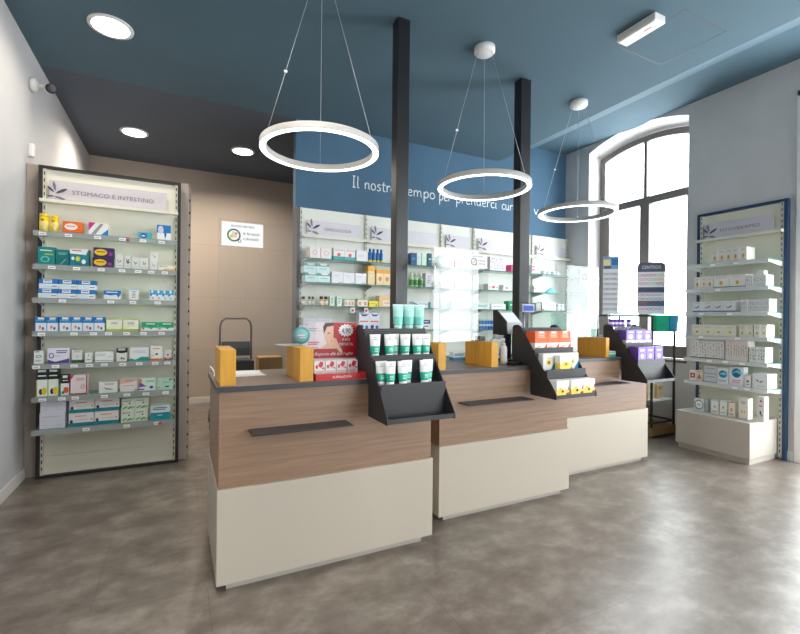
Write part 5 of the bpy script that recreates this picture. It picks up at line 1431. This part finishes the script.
for x0, x1, x2, x3, c, lab in ((4.497,4.715,4.71,4.505,(0,176,130),'emerald green paper bag hanging on the front of the dark rack'),
                       (4.722,4.885,4.86,4.735,(10,150,200),'cyan blue paper bag hanging right of the green one')):
    m = MB().prism([(x3,1.12),(x2,1.12),(x1,1.30),(x0,1.30)], 'Y', 2.965, 2.998, pc(c))
    m.box(x0+.04, x1-.04, 2.9642, 2.9648, 1.20, 1.206, pc((30,120,120))).box(x0+.04, x1-.06, 2.9642, 2.9648, 1.18, 1.186, pc((30,120,120)))
    o = m.build('paper_bag')
    tag(o, lab, 'bag', 'paper bags on the rack')

def specs(parent, x, y, z, c, s=1.0, wide=.05):
    m = MB()
    for sx in (-1, 1):
        P = [(x+sx*wide*.27+wide*.22*math.cos(2*PI*k/12), y, z+wide*.15*math.sin(2*PI*k/12)) for k in range(13)]
        m.tube(P, .0022, pc(c), 5)
        m.tube([(x+sx*wide*.5, y, z+.004), (x+sx*wide*.52, y+.02, z)], .0018, pc(c), 4)
    m.tube([(x-wide*.06, y, z+.004), (x+wide*.06, y, z+.004)], .002, pc(c), 4)
    return m.build('glasses', parent)
t = thing('glasses_stand', 'tall narrow rack of reading glasses with a blue and cream picture header', 'glasses display', (4.62, 3.615, 1.3088), -0.75)
MB().box(-.085, .085, -.05, .05, 0, .02, 'white_plastic').build('base', t)
MB().box(-.085, .085, 0, .004, .0205, .69, 'milky_plastic').build('panel', t)
hd = MB().box(-.085, .085, -.004, -.0005, .54, .69, pc((120,160,196)))
hd.box(-.082, -.005, -.0048, -.0042, .58, .655, pc((236,220,160))).box(.01, .082, -.0048, -.0042, .585, .665, pc((40,110,170))).box(-.07, .0, -.0048, -.0042, .545, .575, pc((70,90,110)))
hd.build('header_card', t)
for r in range(8):
    for s in (-1, 1):
        specs(t, s*.042, -.012, .06+r*.06, (60,56,60) if (r+s) % 3 else (120,60,50), wide=.075)
t = thing('glasses_stand', 'wider rack of coloured glasses with a dark rounded lettered header', 'glasses display', (4.69, 3.155, 1.3088), -0.75)
MB().box(-.13, .13, -.05, .05, 0, .02, 'white_plastic').build('base', t)
MB().box(-.138, .138, 0, .004, .0205, .50, 'milky_plastic').build('panel', t)
P = [(-.14,.47),(.14,.47),(.14,.54),(.125,.565),(.09,.575),(-.09,.575),(-.125,.565),(-.14,.54)]
hd = MB().prism(P, 'Y', -.006, -.0005, pc((84,90,112))).build('header_card', t)
text('lettering', 'CENTROX', .05, 'tag_white', hd, (0, -.0068, .505), FACE_Y, 'CENTER', width=.19, extrude=.0003)
MB().box(-.135, .135, -.012, -.0005, .24, .30, pc((92,100,128))).box(-.135, .135, -.012, -.0005, .09, .15, pc((92,110,140))).build('printed_strip', t)
for r, z in enumerate((.43,.385,.34,.275,.215,.17,.125,.06)):
    for k in range(3):
        c = [[(220,50,140),(230,70,150),(150,210,40)],[(240,120,170),(90,200,60),(230,180,60)],[(220,60,130),(140,200,60),(60,60,70)],[(90,80,150),(60,80,120),(60,100,150)],
             [(160,70,60),(70,70,110),(60,90,140)],[(60,60,80),(80,80,90),(60,80,100)],[(240,120,60),(150,60,90),(40,90,170)],[(230,110,70),(90,50,110),(30,120,190)]][r][k]
        specs(t, (k-1)*.088, -.018, z, c, wide=.08)

# glass-topped desk at the right end of the shelves
t = thing('glass_showcase', 'white showcase with glass top at the far right below the last shelf bay', 'showcase', (4.52, 4.07, 0))
MB().box(-.26, .26, -.13, .13, 0, 1.02, 'white_paint').build('cabinet', t)
m = MB()
for a in ((-.26,.26,-.13,-.126,1.0205,1.30),(-.26,.26,.126,.13,1.0205,1.30),(-.26,-.256,-.1255,.1255,1.0205,1.30),(.256,.26,-.1255,.1255,1.0205,1.30)):
    m.box(*a, 'shelf_glass')
m.build('glass_sides', t)
MB().box(-.265, .265, -.135, .135, 1.3005, 1.3105, 'shelf_glass').build('glass_top', t)
for k, (x, y, hgt) in enumerate(((4.40,4.05,.12),(4.50,4.08,.16),(4.60,4.04,.10),(4.68,4.08,.14))):
    r = .03
    o = MB().lathe([(r*.9,0),(r,hgt*.1),(r*.7,hgt*.7),(r*.4,hgt)], 'grey_metal', 16).build('ornament', None, (x, y, 1.0206))
    tag(o, ['small grey ornament leftmost inside the glass showcase','tallest grey ornament inside the glass showcase','lowest grey ornament inside the glass showcase','grey ornament at the right inside the glass showcase'][k], 'ornament', 'ornaments in the showcase')
m = MB(); w, hgt = .16, .12
m.poly([(-w/2,0,0),(w/2,0,0),(w/2,.10,0),(-w/2,.10,0),(-w*.3,.04,hgt),(w*.2,.06,hgt*.9)], [(0,3,2,1),(0,1,5,4),(1,2,5),(2,3,4,5),(3,0,4)], 'white_plastic')
o = m.build('gift_pouch', None, (4.60, 4.02, 1.3108))
tag(o, 'white folded pouch lying on top of the glass showcase', 'pouch')
# wall socket plate on the left wall, low
# ------------------------------------------------------------------ groups for look-alikes
for lab, objs in USED.items():
    if len(objs) > 1:
        for o in objs:
            o['group'] = lab
for me in bpy.data.meshes:
    me.update()
